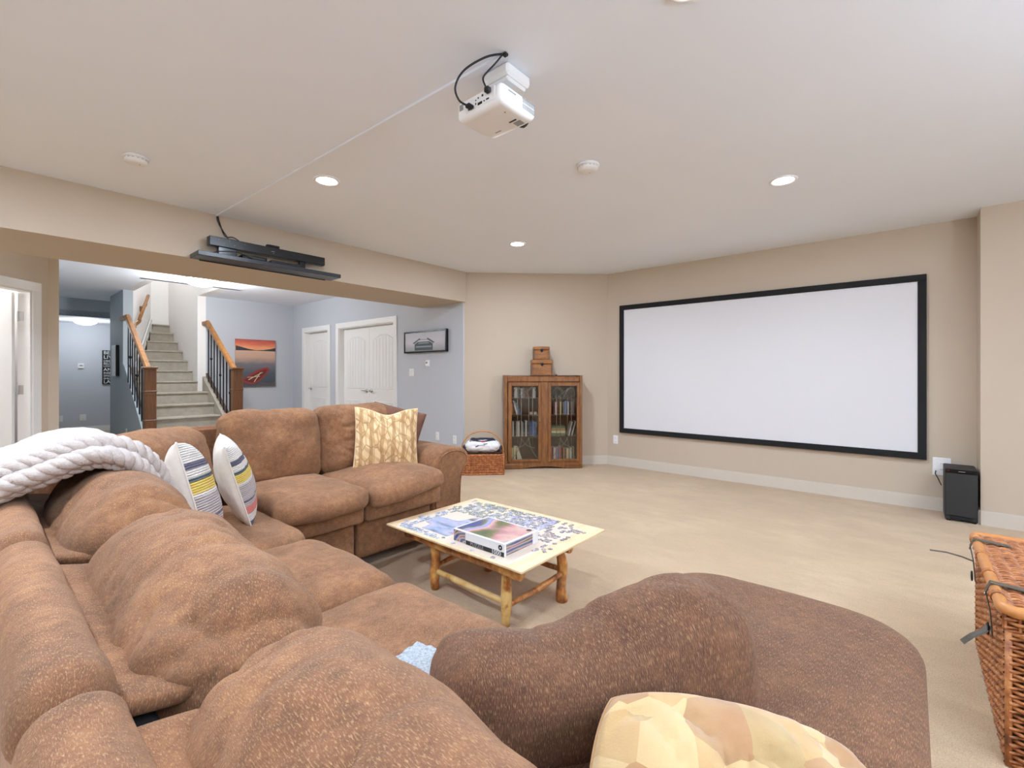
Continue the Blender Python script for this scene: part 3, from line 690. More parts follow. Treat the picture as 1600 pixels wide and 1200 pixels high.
# ================================================================== LOOSE CUSHIONS, PILLOWS AND BLANKETS
def dshape(P, q):
    P = P.copy(); u = q[:, 0]; top = np.clip(q[:, 2], 0, 1)
    P[:, 2] += top * (.028 * np.exp(-((u - .66) / .28) ** 2) - .015 * np.exp(-((u + 1.0) / .3) ** 2) - .055 * np.exp(-((u + .34) / .42) ** 2))
    P[:, 1] += -.03 * (1 - q[:, 2]) * .5
    return P
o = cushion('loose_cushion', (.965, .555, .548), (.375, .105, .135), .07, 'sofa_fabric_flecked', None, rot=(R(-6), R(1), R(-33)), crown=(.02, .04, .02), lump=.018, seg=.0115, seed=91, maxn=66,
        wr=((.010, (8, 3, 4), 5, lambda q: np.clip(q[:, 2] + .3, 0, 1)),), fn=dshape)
setprops(o, 'loose brown sofa cushion lying across the seam of seat and chaise', 'cushion')
def pillow(name, label, w, h, t, loc, M, front, back, n=40, group=None, **kw):
    f, b, F, UV = pillow_mesh(w, h, t, n, **kw)
    o = thing(name, label, 'pillow', loc, group=group)
    R3 = np.array(M.to_3x3())
    mesh_obj('front', f @ R3.T, F, front, o, True, UV, world=False)
    mesh_obj('back', b @ R3.T, [q[::-1] for q in F], back, o, True, [UV[4 * (k // 4) + 3 - k % 4] for k in range(len(UV))], world=False)
    # seam
    idx = np.arange(n * n).reshape(n, n); loop = list(idx[0, :]) + list(idx[1:, -1]) + list(idx[-1, -2::-1]) + list(idx[-2:0:-1, 0])
    MB().tube([tuple((f[k] @ R3.T)) for k in loop] + [tuple(f[loop[0]] @ R3.T)], .0035, 6, cap=False).build('seam', back, o, True, world=False)
    return o
def rotm(rz, tilt, roll=0): return Matrix.Rotation(rz, 4, 'Z') @ Matrix.Rotation(tilt, 4, 'X') @ Matrix.Rotation(roll, 4, 'Y')
# normals: local -y is the front face
pillow('throw_pillow', 'cream striped knit pillow nearer the viewer, against the sofa corner', .44, .46, .17, (.605, 2.25, .735), rotm(R(76), R(-14), R(8)), 'striped_knit', 'linen', seed=3, pinch=.04)
pillow('throw_pillow', 'cream striped knit pillow with a folded corner, further into the sofa corner', .40, .42, .16, (.865, 2.57, .715), rotm(R(74), R(-16), R(-3)), 'striped_knit', 'linen', seed=13, pinch=.05, dent=.03)
pillow('throw_pillow', 'gold leaf patterned square pillow on the far sofa seat', .47, .46, .15, (2.00, 2.93, .765), rotm(R(-26), R(-15), R(3)), 'gold_leaf', 'gold_leaf', seed=23, pinch=.08, dent=.045, lump=.02)
pillow('throw_pillow', 'dark brown pillow tucked behind the gold one by the sofa arm', .44, .44, .14, (2.16, 3.09, .765), rotm(R(-48), R(-18), R(14)), 'pillow_brown', 'pillow_brown', seed=33)
pillow('throw_pillow', 'gold and tan patchwork pillow at the bottom edge of the picture', .50, .46, .20, (.74, .165, .505), rotm(R(-40), R(-58), R(18)), 'gold_patch', 'gold_patch', seed=43, pinch=.0, lump=.05, wr=.025, cr=.16)
# pale blue fuzzy throw on the seat
P, N, F, UV = softbox((.17, .105, .012), .011, .009, 60)
P[:, 2] += .006 * perlin(P * 20) + .010 * perlin(P * np.array([60, 60, 1])); P = place(P, (.60, .835, .541), (0, 0, R(8)))
setprops(mesh_obj('fuzzy_throw', P, F, 'blue_fuzzy', None, True, UV), 'pale blue fuzzy throw on the seat beside the loose cushion', 'blanket')
# chunky knit blanket over the back of the sofa
bl = thing('knit_blanket', 'white chunky knit blanket draped over the sofa back', 'blanket', (.2, 2.05, .8))
def arch_path(y, lift=0, dx=0):
    pts = [(-.07, .62), (-.055, .74), (-.01, .865), (.06, .912), (.14, .945), (.22, .975), (.275, .962), (.315, .92), (.342, .86), (.352, .80)]
    # Catmull-Rom
    out = []
    for i in range(len(pts) - 1):
        p0 = pts[max(i - 1, 0)]; p1 = pts[i]; p2 = pts[i + 1]; p3 = pts[min(i + 2, len(pts) - 1)]
        for k in range(8):
            t = k / 8; f = lambda a, b, c, d: .5 * (2 * b + (c - a) * t + (2 * a - 5 * b + 4 * c - d) * t * t + (3 * b - a - 3 * c + d) * t ** 3)
            out.append((f(p0[0], p1[0], p2[0], p3[0]), f(p0[1], p1[1], p2[1], p3[1])))
    res = []
    for i, (x, z) in enumerate(out):
        a = out[max(i - 1, 0)]; b = out[min(i + 1, len(out) - 1)]; d = Vector((b[0] - a[0], b[1] - a[1])).normalized(); nx, nz = -d.y, d.x
        res.append(Vector((x + nx * lift + dx, y + .02 * math.sin(i * .11), z + nz * lift)))
    return res
def rope(y, lift, r, pitch, name='braid', ph=0):
    path = arch_path(y, lift); mb = MB(); L = [0]
    for i in range(1, len(path)): L.append(L[-1] + (path[i] - path[i - 1]).length)
    fine = []; N_ = int(L[-1] / .008)
    for k in range(N_ + 1):
        s = L[-1] * k / N_; i = max(j for j in range(len(L)) if L[j] <= s + 1e-9); i = min(i, len(L) - 2); t = (s - L[i]) / (L[i + 1] - L[i]); fine.append((path[i].lerp(path[i + 1], t), s, (path[i + 1] - path[i]).normalized()))
    for st in range(3):
        pts = []
        for p, s, d in fine:
            a = ph + 2 * math.pi * (s / pitch + st / 3); nrm = Vector((-d.z, 0, d.x)); pts.append(p + nrm * (math.sin(a) * r * .55) + Vector((0, 1, 0)) * (math.cos(a) * r * .62))
        mb.tube(pts, [r * .62 * (1 + .12 * math.sin(i * 1.7 + st)) for i in range(len(pts))], 8)
    return mb.build(name, 'knit_white', bl, True)
# body of the folded blanket
V = []; sec = arch_path(0); m = len(sec); ysn = [1.76, 1.775, 1.82, 1.90, 2.0, 2.1, 2.2, 2.3, 2.36, 2.375]; hh = [.02, .045, .062, .072, .078, .08, .078, .07, .05, .02]
for y, th in zip(ysn, hh):
    up = arch_path(y, th); 
    for p in up: V.append(p)
for y, th in zip(ysn, hh):
    for p in arch_path(y, .004): V.append(p)
V = np.array([tuple(v) for v in V]); k = len(ysn); F = []
for i in range(k - 1):
    for j in range(m - 1):
        F.append((i * m + j, i * m + j + 1, (i + 1) * m + j + 1, (i + 1) * m + j)); b = k * m; F.append((b + (i + 1) * m + j, b + (i + 1) * m + j + 1, b + i * m + j + 1, b + i * m + j))
for i in (0, k - 1):
    for j in range(m - 1):
        q = (i * m + j, k * m + i * m + j, k * m + i * m + j + 1, i * m + j + 1); F.append(q if i == 0 else q[::-1])
for j in (0, m - 1):
    for i in range(k - 1):
        q = (i * m + j, (i + 1) * m + j, k * m + (i + 1) * m + j, k * m + i * m + j); F.append(q if j == 0 else q[::-1])
V[:, 2] += .010 * perlin(V * 14) + .006 * perlin(V * 40)
mesh_obj('folded_body', V, F, 'knit_white', bl, True)
rope(1.770, .010, .017, .075); rope(1.750, .034, .023, .085, ph=1); rope(1.785, .064, .024, .09, ph=2)

# ================================================================== COFFEE TABLE AND PUZZLE
tb = thing('coffee_table', 'rustic peeled log coffee table under the puzzle board', 'table', (1.92, 1.78, 0))
def log(p0, p1, r0, r1, seed, bend=.012, n=12, k=9):
    p0, p1 = Vector(p0), Vector(p1); rs = random.Random(seed); pts = []; rr = []
    ph = rs.random() * 6; d = Vector((rs.uniform(-1, 1), rs.uniform(-1, 1), rs.uniform(-1, 1)))
    for i in range(k):
        t = i / (k - 1); pts.append(p0.lerp(p1, t) + d * (bend * math.sin(math.pi * t) * math.sin(ph + 4 * t))); rr.append((r0 + (r1 - r0) * t) * (1 + .10 * math.sin(ph + 9 * t)))
    return MB().tube(pts, rr, n)
LP = [(1.712, 1.51), (1.745, 2.075), (2.10, 1.44), (2.125, 2.02)]
for i, (x, y) in enumerate(LP):
    log((x, y, 0), (x + (.01, -.012, .0, .0)[i], y + (.0, .0, .02, 0)[i], .29), (.024, .026, .030, .026)[i], (.027, .03, .024, .026)[i], 5 + i, .02).build('leg', ('log_pale', 'log_wood', 'log_wood', 'log_wood')[i], tb, True)
for i, (a, b, z0, z1, r) in enumerate(((0, 1, .115, .105, .015), (0, 2, .09, .15, .014), (1, 3, .13, .16, .013), (2, 3, .17, .15, .013))):
    log((*LP[a], z0), (*LP[b], z1), r, r * 1.1, 40 + i, .02).build('stretcher', ('log_pale', 'log_wood', 'log_wood', 'log_wood')[i], tb, True)
log((1.70, 1.40, .287), (1.70, 2.27, .292), .034, .03, 61, .008, k=12).build('top_rail', 'log_wood', tb, True)
log((2.12, 1.40, .29), (2.14, 2.27, .292), .03, .03, 62, .008, k=12).build('top_rail', 'log_wood', tb, True)
log((1.70, 1.47, .285), (2.12, 1.46, .285), .024, .024, 63, .006).build('top_rail', 'log_wood', tb, True)
log((1.70, 2.17, .285), (2.12, 2.16, .285), .024, .024, 64, .006).build('top_rail', 'log_wood', tb, True)
box('table_top', (1.68, 2.15, 1.42, 2.25, .308, .327), 'log_wood', tb, .006)
BX0, BX1, BY0, BY1, BZ = 1.625, 2.385, 1.335, 2.385, .340
o = thing('puzzle_board', 'thin pale plywood board holding the jigsaw puzzle', 'board', (2.0, 1.86, .3275))
box('plywood_sheet', (BX0, BX1, BY0, BY1, .3275, .339), 'plywood', o, .002)
MB().box(1.645, 2.30, 1.43, 2.33, .3391, .3398).build('paper_sheet', 'plywood_paper', o)
bxx = thing('puzzle_box', 'white and purple 1000 piece puzzle box on the board', 'box', (1.83, 1.685, BZ))
b0 = (1.695, 1.965, 1.50, 1.868); bz0, bz1 = BZ, BZ + .066
MB().bbox(*b0, bz0, bz1, b=.002).build('carton', 'plastic_white', bxx)
t = NT('box_art'); co = t.coord('Generated'); nn = t.noise(co, 1.6, 3, .5)
sw = t.n('ShaderNodeTexWave', wave_type='RINGS'); sw.inputs['Scale'].default_value = .55; sw.inputs['Distortion'].default_value = 3.2; sw.inputs['Detail'].default_value = 1.5; t.l(co, sw.inputs[0])
f = t.math('ADD', t.math('MULTIPLY', nn, .55), t.math('MULTIPLY', sw.outputs['Fac'], .5))
t.set(t.ramp(f, [(.18, srgb(70, 84, 60)), (.27, srgb(112, 112, 70)), (.36, srgb(200, 140, 146)), (.43, srgb(214, 180, 160)), (.5, srgb(140, 146, 192)), (.6, srgb(168, 168, 208)), (.7, srgb(112, 110, 70)), (.82, srgb(56, 74, 140))]), .3)
MB().box(b0[0] + .012, b0[1] - .012, b0[2] + .012, b0[3] - .012, bz1 + .0002, bz1 + .0008).build('cover_print', 'box_art', bxx)
MB().box(b0[0] - .0008, b0[0] - .0002, 1.775, b0[3] - .004, bz0 + .004, bz1 - .004).build('side_print', 'box_art', bxx)
MB().box(b0[0] + .012, b0[1] - .05, b0[2] - .0008, b0[2] - .0002, bz0 + .006, bz1 - .004).build('side_print', 'box_art', bxx)
MB().box(b0[0] - .0009, b0[0] - .0003, b0[2] + .003, 1.772, bz0 + .002, bz0 + .024).build('dark_band', 'plastic_black', bxx)
SM = Matrix.Translation((b0[0] - .0012, 1.555, bz0 + .0125)) @ Matrix.Rotation(R(-90), 4, 'Z') @ Matrix.Rotation(R(90), 4, 'X')
text_obj('lettering', '1000', .030, 'plastic_white', SM, bxx, .0003, sx=1.1)
SM = Matrix.Translation((b0[0] - .0012, 1.69, bz0 + .0125)) @ Matrix.Rotation(R(-90), 4, 'Z') @ Matrix.Rotation(R(90), 4, 'X')
text_obj('lettering', 'PUZZLE', .024, 'plastic_grey', SM, bxx, .0003, sx=1.15)
MB().lathe([(.013, 0), (.013, .0006)], n=20, M=Matrix.Translation((b0[0] - .0003, 1.528, bz0 + .043)) @ Matrix.Rotation(R(-90), 4, 'Y')).build('round_emblem', 'plastic_black', bxx)
MB().lathe([(.004, 0), (.004, .0004)], n=12, M=Matrix.Translation((b0[0] - .001, 1.528, bz0 + .043)) @ Matrix.Rotation(R(-90), 4, 'Y')).build('round_emblem', 'plastic_white', bxx)
MB().lathe([(.015, 0), (.015, .0004)], n=20, M=Matrix.Translation((b0[1] - .035, 1.535, bz1 + .0008))).build('round_emblem', 'plastic_black', bxx)
# jigsaw pieces
def piece_poly(seed):
    rs = random.Random(seed); s = .0095; P = []
    for side in range(4):
        k = rs.choice((-1, 1)); pts = [(-s, 0), (-.0028, 0), (-.0035, k * .003), (0, k * .005), (.0035, k * .003), (.0028, 0)]
        a = side * math.pi / 2
        for (u, v) in pts:
            x, y = u, -s - v if True else 0; P.append((x * math.cos(a) - y * math.sin(a), x * math.sin(a) + y * math.cos(a)))
    return P
PIECES = [piece_poly(i) for i in range(6)]; PM = []
for i, p in enumerate(PIECES):
    m = MB().prism(p, 0, .002); me = bpy.data.meshes.new('puzzle_piece'); me.from_pydata(m.V, [], m.F); me.materials.append(MATS['piece_print']); PM.append(me)
PAL = {'blue': [(146, 160, 184), (176, 186, 206), (124, 140, 166), (196, 202, 214)], 'lav': [(176, 176, 214), (150, 150, 196), (200, 200, 230)], 'green': [(120, 128, 100), (140, 146, 120), (170, 170, 150), (96, 106, 88)], 'purple': [(120, 116, 150), (150, 146, 178), (92, 94, 126)], 'mauve': [(140, 116, 112), (164, 140, 132), (112, 96, 96)]}
cells = []
rs = random.Random(5); g = .0245
nx = int((2.355 - 1.645) / g); ny = int((2.36 - 1.385) / g)
for i in range(nx):
    for j in range(ny):
        x = 1.65 + (i + .5) * g; y = 1.385 + (j + .5) * g
        if b0[0] - .03 < x < b0[1] + .03 and b0[2] - .03 < y < b0[3] + .03: continue
        if b0[0] + .0 < x < b0[1] + .35 and False: continue
        u = (x - 1.645) / .71; v = (y - 1.385) / .975      # v: 0 right end .. 1 left end ; u: 0 near .. 1 far
        if 1.705 < x < 2.06 and 1.93 < y < 2.24: continue  # assembled part
        dens = .0
        if v > .62 and u < .5: dens, pal = .9 * min(1, (1 - v) * 9 + .15), 'blue'
        elif v > .55: dens, pal = .72 * min(1, (1 - v) * 8), rs.choice(('green', 'green', 'blue'))
        elif u > .42 and v > .22: dens, pal = .86, rs.choice(('purple', 'lav', 'green', 'purple'))
        elif u > .35 and v > .02: dens, pal = .48, 'mauve'
        elif u < .12 and v > .2: dens, pal = .12, 'blue'
        elif v < .12: dens, pal = .06, 'mauve'
        else: dens, pal = .10, 'mauve'
        if rs.random() < dens: cells.append((x + rs.uniform(-.002, .002), y + rs.uniform(-.002, .002), rs.uniform(0, 6.28), srgb(*rs.choice(PAL[pal]))))
cells.sort(key=lambda c: c[0] * .76 + c[1] * .65)
for k, (x, y, a, c) in enumerate(cells[:300]):
    o = bpy.data.objects.new('puzzle_piece', PM[k % 6]); COL.objects.link(o); o.location = (x, y, .3401); o.rotation_euler = (0, 0, a); o.color = c
    setprops(o, 'loose jigsaw piece lying on the puzzle board', 'puzzle piece', 'loose jigsaw pieces on the board')
mb = MB(); cols = []
for k, (x, y, a, c) in enumerate(cells[300:]):
    mb.prism(PIECES[k % 6], .3401, .3421, M=Matrix.Translation((x, y, 0)) @ Matrix.Rotation(a, 4, 'Z')); cols += [c] * (len(mb.V) - len(cols))
if mb.V: setprops(mesh_obj('puzzle_pieces_spread', mb.V, mb.F, 'piece_print_many', None, False, None, True, cols), 'spread of small jigsaw pieces over the far part of the board', 'puzzle pieces', None, 'stuff')
t = NT('puzzle_art'); co = t.coord('Generated'); nn = t.noise(t.coord('Generated', (3, 1, 1)), 1.3, 3)
vo = t.n('ShaderNodeTexVoronoi'); vo.feature = 'DISTANCE_TO_EDGE'; vo.inputs['Scale'].default_value = 15; t.l(co, vo.inputs['Vector'])
cA = t.ramp(nn, [(.3, srgb(112, 114, 130)), (.42, srgb(166, 178, 206)), (.55, srgb(198, 188, 208)), (.68, srgb(104, 104, 104))])
t.set(t.mix(t.ramp(vo.outputs['Distance'], [(.0, (.5, .5, .5)), (.02, (0, 0, 0))]), cA, srgb(70, 74, 90)), .35)
o = MB().prism([(1.71, 1.94), (2.05, 1.935), (2.055, 2.05), (1.93, 2.08), (1.92, 2.235), (1.80, 2.23), (1.79, 2.17), (1.715, 2.16)], .3401, .3421).build('assembled_puzzle', 'puzzle_art')
setprops(o, 'joined blue and lavender part of the jigsaw behind the box', 'puzzle')

# ================================================================== BOOKCASE
s2 = .70711
BCX, BCY = 4.853 + .138 * s2, 3.617 + .138 * s2
bc = thing('bookcase', 'oak bookcase with two leaded glass doors against the angled wall', 'bookcase', (BCX, BCY, 0), R(-45))
D_ = .136      # half depth; local -y is the front
def zx(x): return (x - 742) * .001664
def zz(y): return (1062 - y) * .001664
def lb(name, x0, x1, y0, y1, z0, z1, mat='cabinet_oak', parent=bc, bev=.004): return MB().bbox(x0, x1, y0, y1, z0, z1, b=bev).build(name, mat, parent, world=False)
lb('side_panel', zx(437), zx(459), -D_, D_, 0, zz(332)); lb('side_panel', zx(1027), zx(1049), -D_, D_, 0, zz(332))
lb('top_panel', zx(459), zx(1027), -D_ + .004, D_, zz(352), zz(338)); lb('top_rail', zx(459), zx(1027), -D_ - .006, -D_ + .02, zz(384), zz(346), bev=.012)
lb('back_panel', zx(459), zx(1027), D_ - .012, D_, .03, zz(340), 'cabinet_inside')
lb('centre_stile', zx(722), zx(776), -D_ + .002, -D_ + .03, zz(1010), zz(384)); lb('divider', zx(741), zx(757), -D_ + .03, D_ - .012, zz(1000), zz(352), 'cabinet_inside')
lb('bottom_panel', zx(459), zx(1027), -D_ + .002, D_ - .012, zz(1024), zz(1004))
for x0, x1 in ((441, 580), (900, 1045)): lb('foot', zx(x0), zx(x1), -D_ - .006, -D_ + .05, 0, zz(1022), bev=.006)
for x0, x1 in ((445, 576), (904, 1041)):
    for k in range(2): lb('foot_groove', zx(x0), zx(x1), -D_ - .009, -D_ - .004, .018 + k * .022, .024 + k * .022, 'chest_dark', bev=.001)
ap = [(zx(580), zz(1022)), (zx(580), .012)]
for i in range(9): t_ = i / 8; ap.append((zx(580) + (zx(900) - zx(580)) * t_, .010 + .022 * (1 - (2 * t_ - 1) ** 2)))
ap += [(zx(900), .012), (zx(900), zz(1022))]
MB().prism(ap, -D_ + .002, -D_ + .02, 'y').build('apron', 'cabinet_oak', bc, world=False)
SH = [515, 648, 818]
for x0, x1 in ((459, 741), (757, 1027)):
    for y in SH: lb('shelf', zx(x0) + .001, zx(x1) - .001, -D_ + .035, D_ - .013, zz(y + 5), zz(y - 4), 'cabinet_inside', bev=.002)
for (x0, x1, g0, g1, kx) in ((464, 722, 492, 700, 712), (776, 1027, 800, 1004, 788)):
    d = thing('door', None, None); d.parent = bc; d.location = (0, 0, 0); ROOT[d.name] = ROOT[bc.name]
    # the door is one framed mesh with glass, lead lines and a knob as its sub-parts
    COL.objects.unlink(d); bpy.data.objects.remove(d)
    mb = MB(); y0, y1 = -D_ - .010, -D_ + .012; top, bot, gt, gb = zz(386), zz(1004), zz(415), zz(985)
    mb.bbox(zx(x0), zx(g0), y0, y1, bot, top, b=.003).bbox(zx(g1), zx(x1), y0, y1, bot, top, b=.003).bbox(zx(g0), zx(g1), y0, y1, gt, top, b=.003).bbox(zx(g0), zx(g1), y0, y1, bot, gb, b=.003)
    dr = mb.build('door', 'cabinet_oak', bc, world=False)
    MB().box(zx(g0) - .002, zx(g1) + .002, -.002 - D_, .001 - D_, gb - .002, gt + .002).build('glass', 'pane_glass', dr, world=False)
    yl = -D_ - .0035; W_ = zx(g1) - zx(g0); xm = (zx(g0) + zx(g1)) / 2; xa, xb = zx(g0) + W_ * .36, zx(g0) + W_ * .64
    def lead(pts): MB().tube([(x, yl, z) for x, z in pts], .0036, 5).build('lead_line', 'lead', dr, True, world=False)
    lead([(xa, gt - .12), (xa, gb + .28)]); lead([(xb, gt - .12), (xb, gb + .28)]); lead([(xa - .05, gt - .10), (xa - .05, gb + .20)]); lead([(xb + .05, gt - .10), (xb + .05, gb + .20)])
    for sx_ in (-1, 1):
        lead([(xm + sx_ * W_ * .14 * (1 - (i / 8) ** 2) + sx_ * W_ * .5 * (i / 8) ** 2, gb + .28 * (1 - i / 8)) for i in range(9)])
        lead([(xm - sx_ * W_ * .14 + sx_ * W_ * .5 * (i / 8) ** 1.5, gb + .28 - .13 * math.sin(math.pi * i / 16)) for i in range(9)])
        lead([(xm + sx_ * W_ * .42 * math.cos(i * math.pi / 10), gt - .12 + .10 * math.sin(i * math.pi / 5)) for i in range(6)])
        lead([(xm + sx_ * W_ * .14, gt - .12), (xm - sx_ * W_ * .1, gt - .05), (xm - sx_ * W_ * .3, gt)])
    MB().lathe([(.004, 0), (.005, .010), (.012, .016), (.010, .024), (.002, .026)], n=12, M=Matrix.Translation((zx(kx), -D_ - .010, .62)) @ Matrix.Rotation(R(90), 4, 'X')).build('knob', 'lead', dr, True, world=False)
# books (local bookcase coordinates)
BM = ROOT[bc.name]
def book(x, z, w, h, d, col, lean=0, label='', group='', flat=False):
    o = thing('book', label, 'book', tuple(BM @ Vector((x, .0, z))), R(-45), group)
    o.rotation_euler = (0, 0, R(-45)); ML = Matrix.Rotation(lean, 4, 'Y')
    def cov(b, m, nm):
        q = MB().bbox(*b, b=.001, M=ML).build(nm, m, o, world=False); q.color = (*col[:3], 1); return q
    if flat:
        cov((-w / 2, w / 2, -d / 2, d / 2, 0, .002), 'book_cover', 'cover'); cov((-w / 2, w / 2, -d / 2, d / 2, h - .002, h), 'book_cover', 'cover'); cov((-w / 2, w / 2, -d / 2 , -d / 2 + .003, .002, h - .002), 'book_cover', 'spine'); cov((-w / 2 + .003, w / 2 - .003, -d / 2 + .003, d / 2 - .004, .002, h - .002), 'page_paper', 'pages')
    else:
        cov((0, .002, -d / 2, d / 2, 0, h), 'book_cover', 'cover'); cov((w - .002, w, -d / 2, d / 2, 0, h), 'book_cover', 'cover'); cov((.002, w - .002, -d / 2, -d / 2 + .003, 0, h), 'book_cover', 'spine'); cov((.002, w - .002, -d / 2 + .003, d / 2 - .004, .003, h - .003), 'page_paper', 'pages')
    return o
C_ = {'red': (150, 40, 40), 'dred': (96, 30, 34), 'white': (220, 214, 206), 'grey': (128, 128, 128), 'dark': (52, 44, 42), 'black': (30, 28, 30), 'blue': (74, 96, 146), 'lblue': (130, 150, 186), 'cream': (222, 206, 166), 'tan': (186, 150, 100), 'orange': (214, 130, 50), 'green': (110, 128, 96), 'teal': (60, 100, 104), 'pink': (196, 120, 110), 'yellow': (222, 186, 90), 'brown': (110, 72, 46)}
CN = {k: v for k, v in zip(C_, ('red ', 'dark red ', 'white ', 'grey ', 'dark ', 'black ', 'blue ', 'light blue ', 'cream ', 'tan ', 'orange ', 'green ', 'teal ', 'pink ', 'yellow ', 'brown '))}
ORD = [a + ' from left, ' for a in ('first', 'second', 'third', 'fourth', 'fifth', 'sixth', 'seventh', 'eighth', 'ninth', 'tenth', 'eleventh', 'twelfth', 'thirteenth', 'fourteenth', 'fifteenth', 'sixteenth', 'seventeenth', 'eighteenth')]
def row(x0, x1, ysh, names, hmin, hmax, label, group, lean_last=0, seed=0):
    rs = random.Random(seed); x = zx(x0); z = zz(ysh) + .001
    i = 0
    while x < zx(x1) - .012:
        w = rs.uniform(.014, .024); h = rs.uniform(hmin, hmax); nm = names[i % len(names)]; i += 1
        if x + w > zx(x1): break
        book(x, z, w, h, rs.uniform(.12, .16), srgb(*C_[nm]), 0, ORD[i - 1] + CN[nm] + label, group); x += w + .0012
    return x
def leaning(x, ysh, specs, label, group):
    z = zz(ysh) + .001
    for i, (w, h, ang, nm, gap) in enumerate(specs):
        book(x, z + (w * math.sin(abs(ang)) if ang > 0 else 0) + .001, w, h, .14, srgb(*C_[nm]), ang, ORD[i] + CN[nm] + label, group); x += w / math.cos(ang) + gap
    return x
row(496, 690, SH[0] - 4, ['dred', 'dark', 'white', 'white', 'grey', 'dark', 'white', 'grey', 'red', 'dark', 'brown', 'dred'], .125, .142, 'book on the top shelf behind the left glass', 'books, left top shelf', seed=1)
leaning(zx(492), SH[1] - 4, [(.02, .15, 0, 'orange', .002), (.018, .17, 0, 'brown', .002), (.022, .185, R(-14), 'dred', .004), (.02, .19, R(-16), 'white', .004), (.018, .175, R(-18), 'grey', .004), (.02, .15, R(-22), 'blue', .0)], 'book on the second shelf behind the left glass door', 'books, left second shelf')
for k, x in enumerate((652, 684)):
    o = thing('candle_jar', 'small cream candle jar on the second bookcase shelf, ' + ('left one' if k == 0 else 'right one'), 'candle', tuple(BM @ Vector((zx(x), -.03, zz(SH[1] - 4) + .001))))
    MB().lathe([(.02, 0), (.022, .004), (.022, .034), (.018, .036)], n=16).build('jar', 'plywood_paper', o, True, world=False); MB().lathe([(.019, .036), (.019, .041)], n=16).build('lid', 'cane_rim', o, True, world=False)
xx = row(490, 632, SH[2] - 4, ['dark', 'white', 'dark', 'brown', 'white', 'white', 'dark', 'white', 'grey'], .185, .21, 'tall case on the third shelf behind the left glass', 'books, left third shelf', seed=3)
row(636, 698, SH[2] - 4, ['blue', 'blue', 'lblue', 'blue'], .19, .205, 'bound volume on the third shelf behind the left glass', 'blue volumes, left third shelf', seed=4)
leaning(zx(490), 1004, [(.02, .165, 0, 'cream', .001), (.018, .17, 0, 'tan', .001), (.02, .19, 0, 'cream', .001), (.02, .18, 0, 'dark', .003), (.024, .19, R(-9), 'cream', .002), (.022, .175, R(-12), 'cream', .003), (.014, .17, R(-18), 'white', 0)], 'book on the bottom shelf behind the left glass', 'books, left bottom shelf')
leaning(zx(806), SH[0] - 4, [(.02, .12, 0, 'black', .03), (.018, .13, 0, 'dark', .02), (.02, .135, R(22), 'dark', .05), (.014, .13, R(28), 'grey', .03)], 'book on the top shelf behind the right glass', 'books, right top shelf')
row(826, 1002, SH[1] - 4, ['dred', 'white', 'red', 'dark', 'yellow', 'black', 'grey', 'lblue', 'blue', 'white', 'dark', 'brown', 'grey'], .165, .19, 'book on the second shelf behind the right glass', 'books, right second shelf', seed=6)
for k, (h, nm) in enumerate(((.04, 'green'), (.03, 'cream'), (.035, 'tan'), (.028, 'green'))):
    book(zx(865), zz(SH[2] - 4) + .001 + sum((.0415, .0315, .0365, .0295)[:k]), .19 - .004 * k, h, .15, srgb(*C_[nm]), 0, ['thick green book at the bottom of the lying stack', 'cream book second in the lying stack', 'tan book third in the lying stack', 'green book on top of the lying stack'][k] + ' behind the right glass', 'stacked books, right third shelf', True)
leaning(zx(944), SH[2] - 4, [(.016, .19, R(14), 'white', .004), (.016, .2, R(15), 'dark', .004), (.014, .2, R(15), 'white', 0)], 'book leaning right on the third shelf behind the right glass', 'leaning books, right third shelf')
row(803, 900, 1004, ['pink', 'red', 'white', 'pink', 'lblue', 'grey'], .165, .18, 'paperback on the bottom shelf behind the right glass', 'paperbacks, right bottom shelf', seed=8)
row(905, 1002, 1004, ['tan', 'brown', 'cream', 'tan', 'white', 'teal'], .15, .175, 'book at the right end of the bottom shelf', 'brown books, right bottom shelf', seed=9)
# wooden chests on top
def chest(name, label, x0, x1, z0, z1, dep, band):
    cx = (zx(x0) + zx(x1)) / 2; hw = (zx(x1) - zx(x0)) / 2; hgt = z1 - z0; o = thing(name, label, 'box', tuple(BM @ Vector((cx, 0, z0))), R(-45))
    lid = hgt * .27
    MB().bbox(-hw + .004, hw - .004, -dep, dep, 0, hgt - lid - .002, b=.004).build('body', 'chest_wood', o, world=False)
    MB().bbox(-hw, hw, -dep - .005, dep + .005, hgt - lid, hgt, b=.008).build('lid', 'chest_wood', o, world=False)
    for x in (-hw + .012, hw - .012): MB().bbox(x - .010, x + .010, -dep - .003, dep + .003, .001, hgt - lid - .003, b=.003).build('corner_strip', 'chest_dark', o, world=False)
    MB().bbox(-hw - .002, hw + .002, -dep - .004, dep + .004, -.0005, .012, b=.002).build('base_strip', 'chest_dark', o, world=False)
    MB().bbox(-.018, .018, -dep - .010, -dep - .004, hgt - lid - .018, hgt - lid + .016, b=.003).build('latch', 'iron', o, world=False)
    MB().bbox(-.007, .007, -dep - .013, -dep - .008, hgt - lid - .03, hgt - lid - .004, b=.003).build('hasp', 'iron', o, world=False)
TZ = zz(332) + .0015
lb('top_board', zx(432), zx(1054), -D_ - .004, D_, zz(332) - .004, zz(332) + .001, bev=.001)
chest('wooden_chest', 'larger wooden chest with dark latch standing on the bookcase', 652, 818, TZ, TZ + .205, .075, 0)
chest('wooden_chest', 'smaller wooden chest stacked on the larger one', 669, 798, TZ + .2065, TZ + .378, .058, 0)
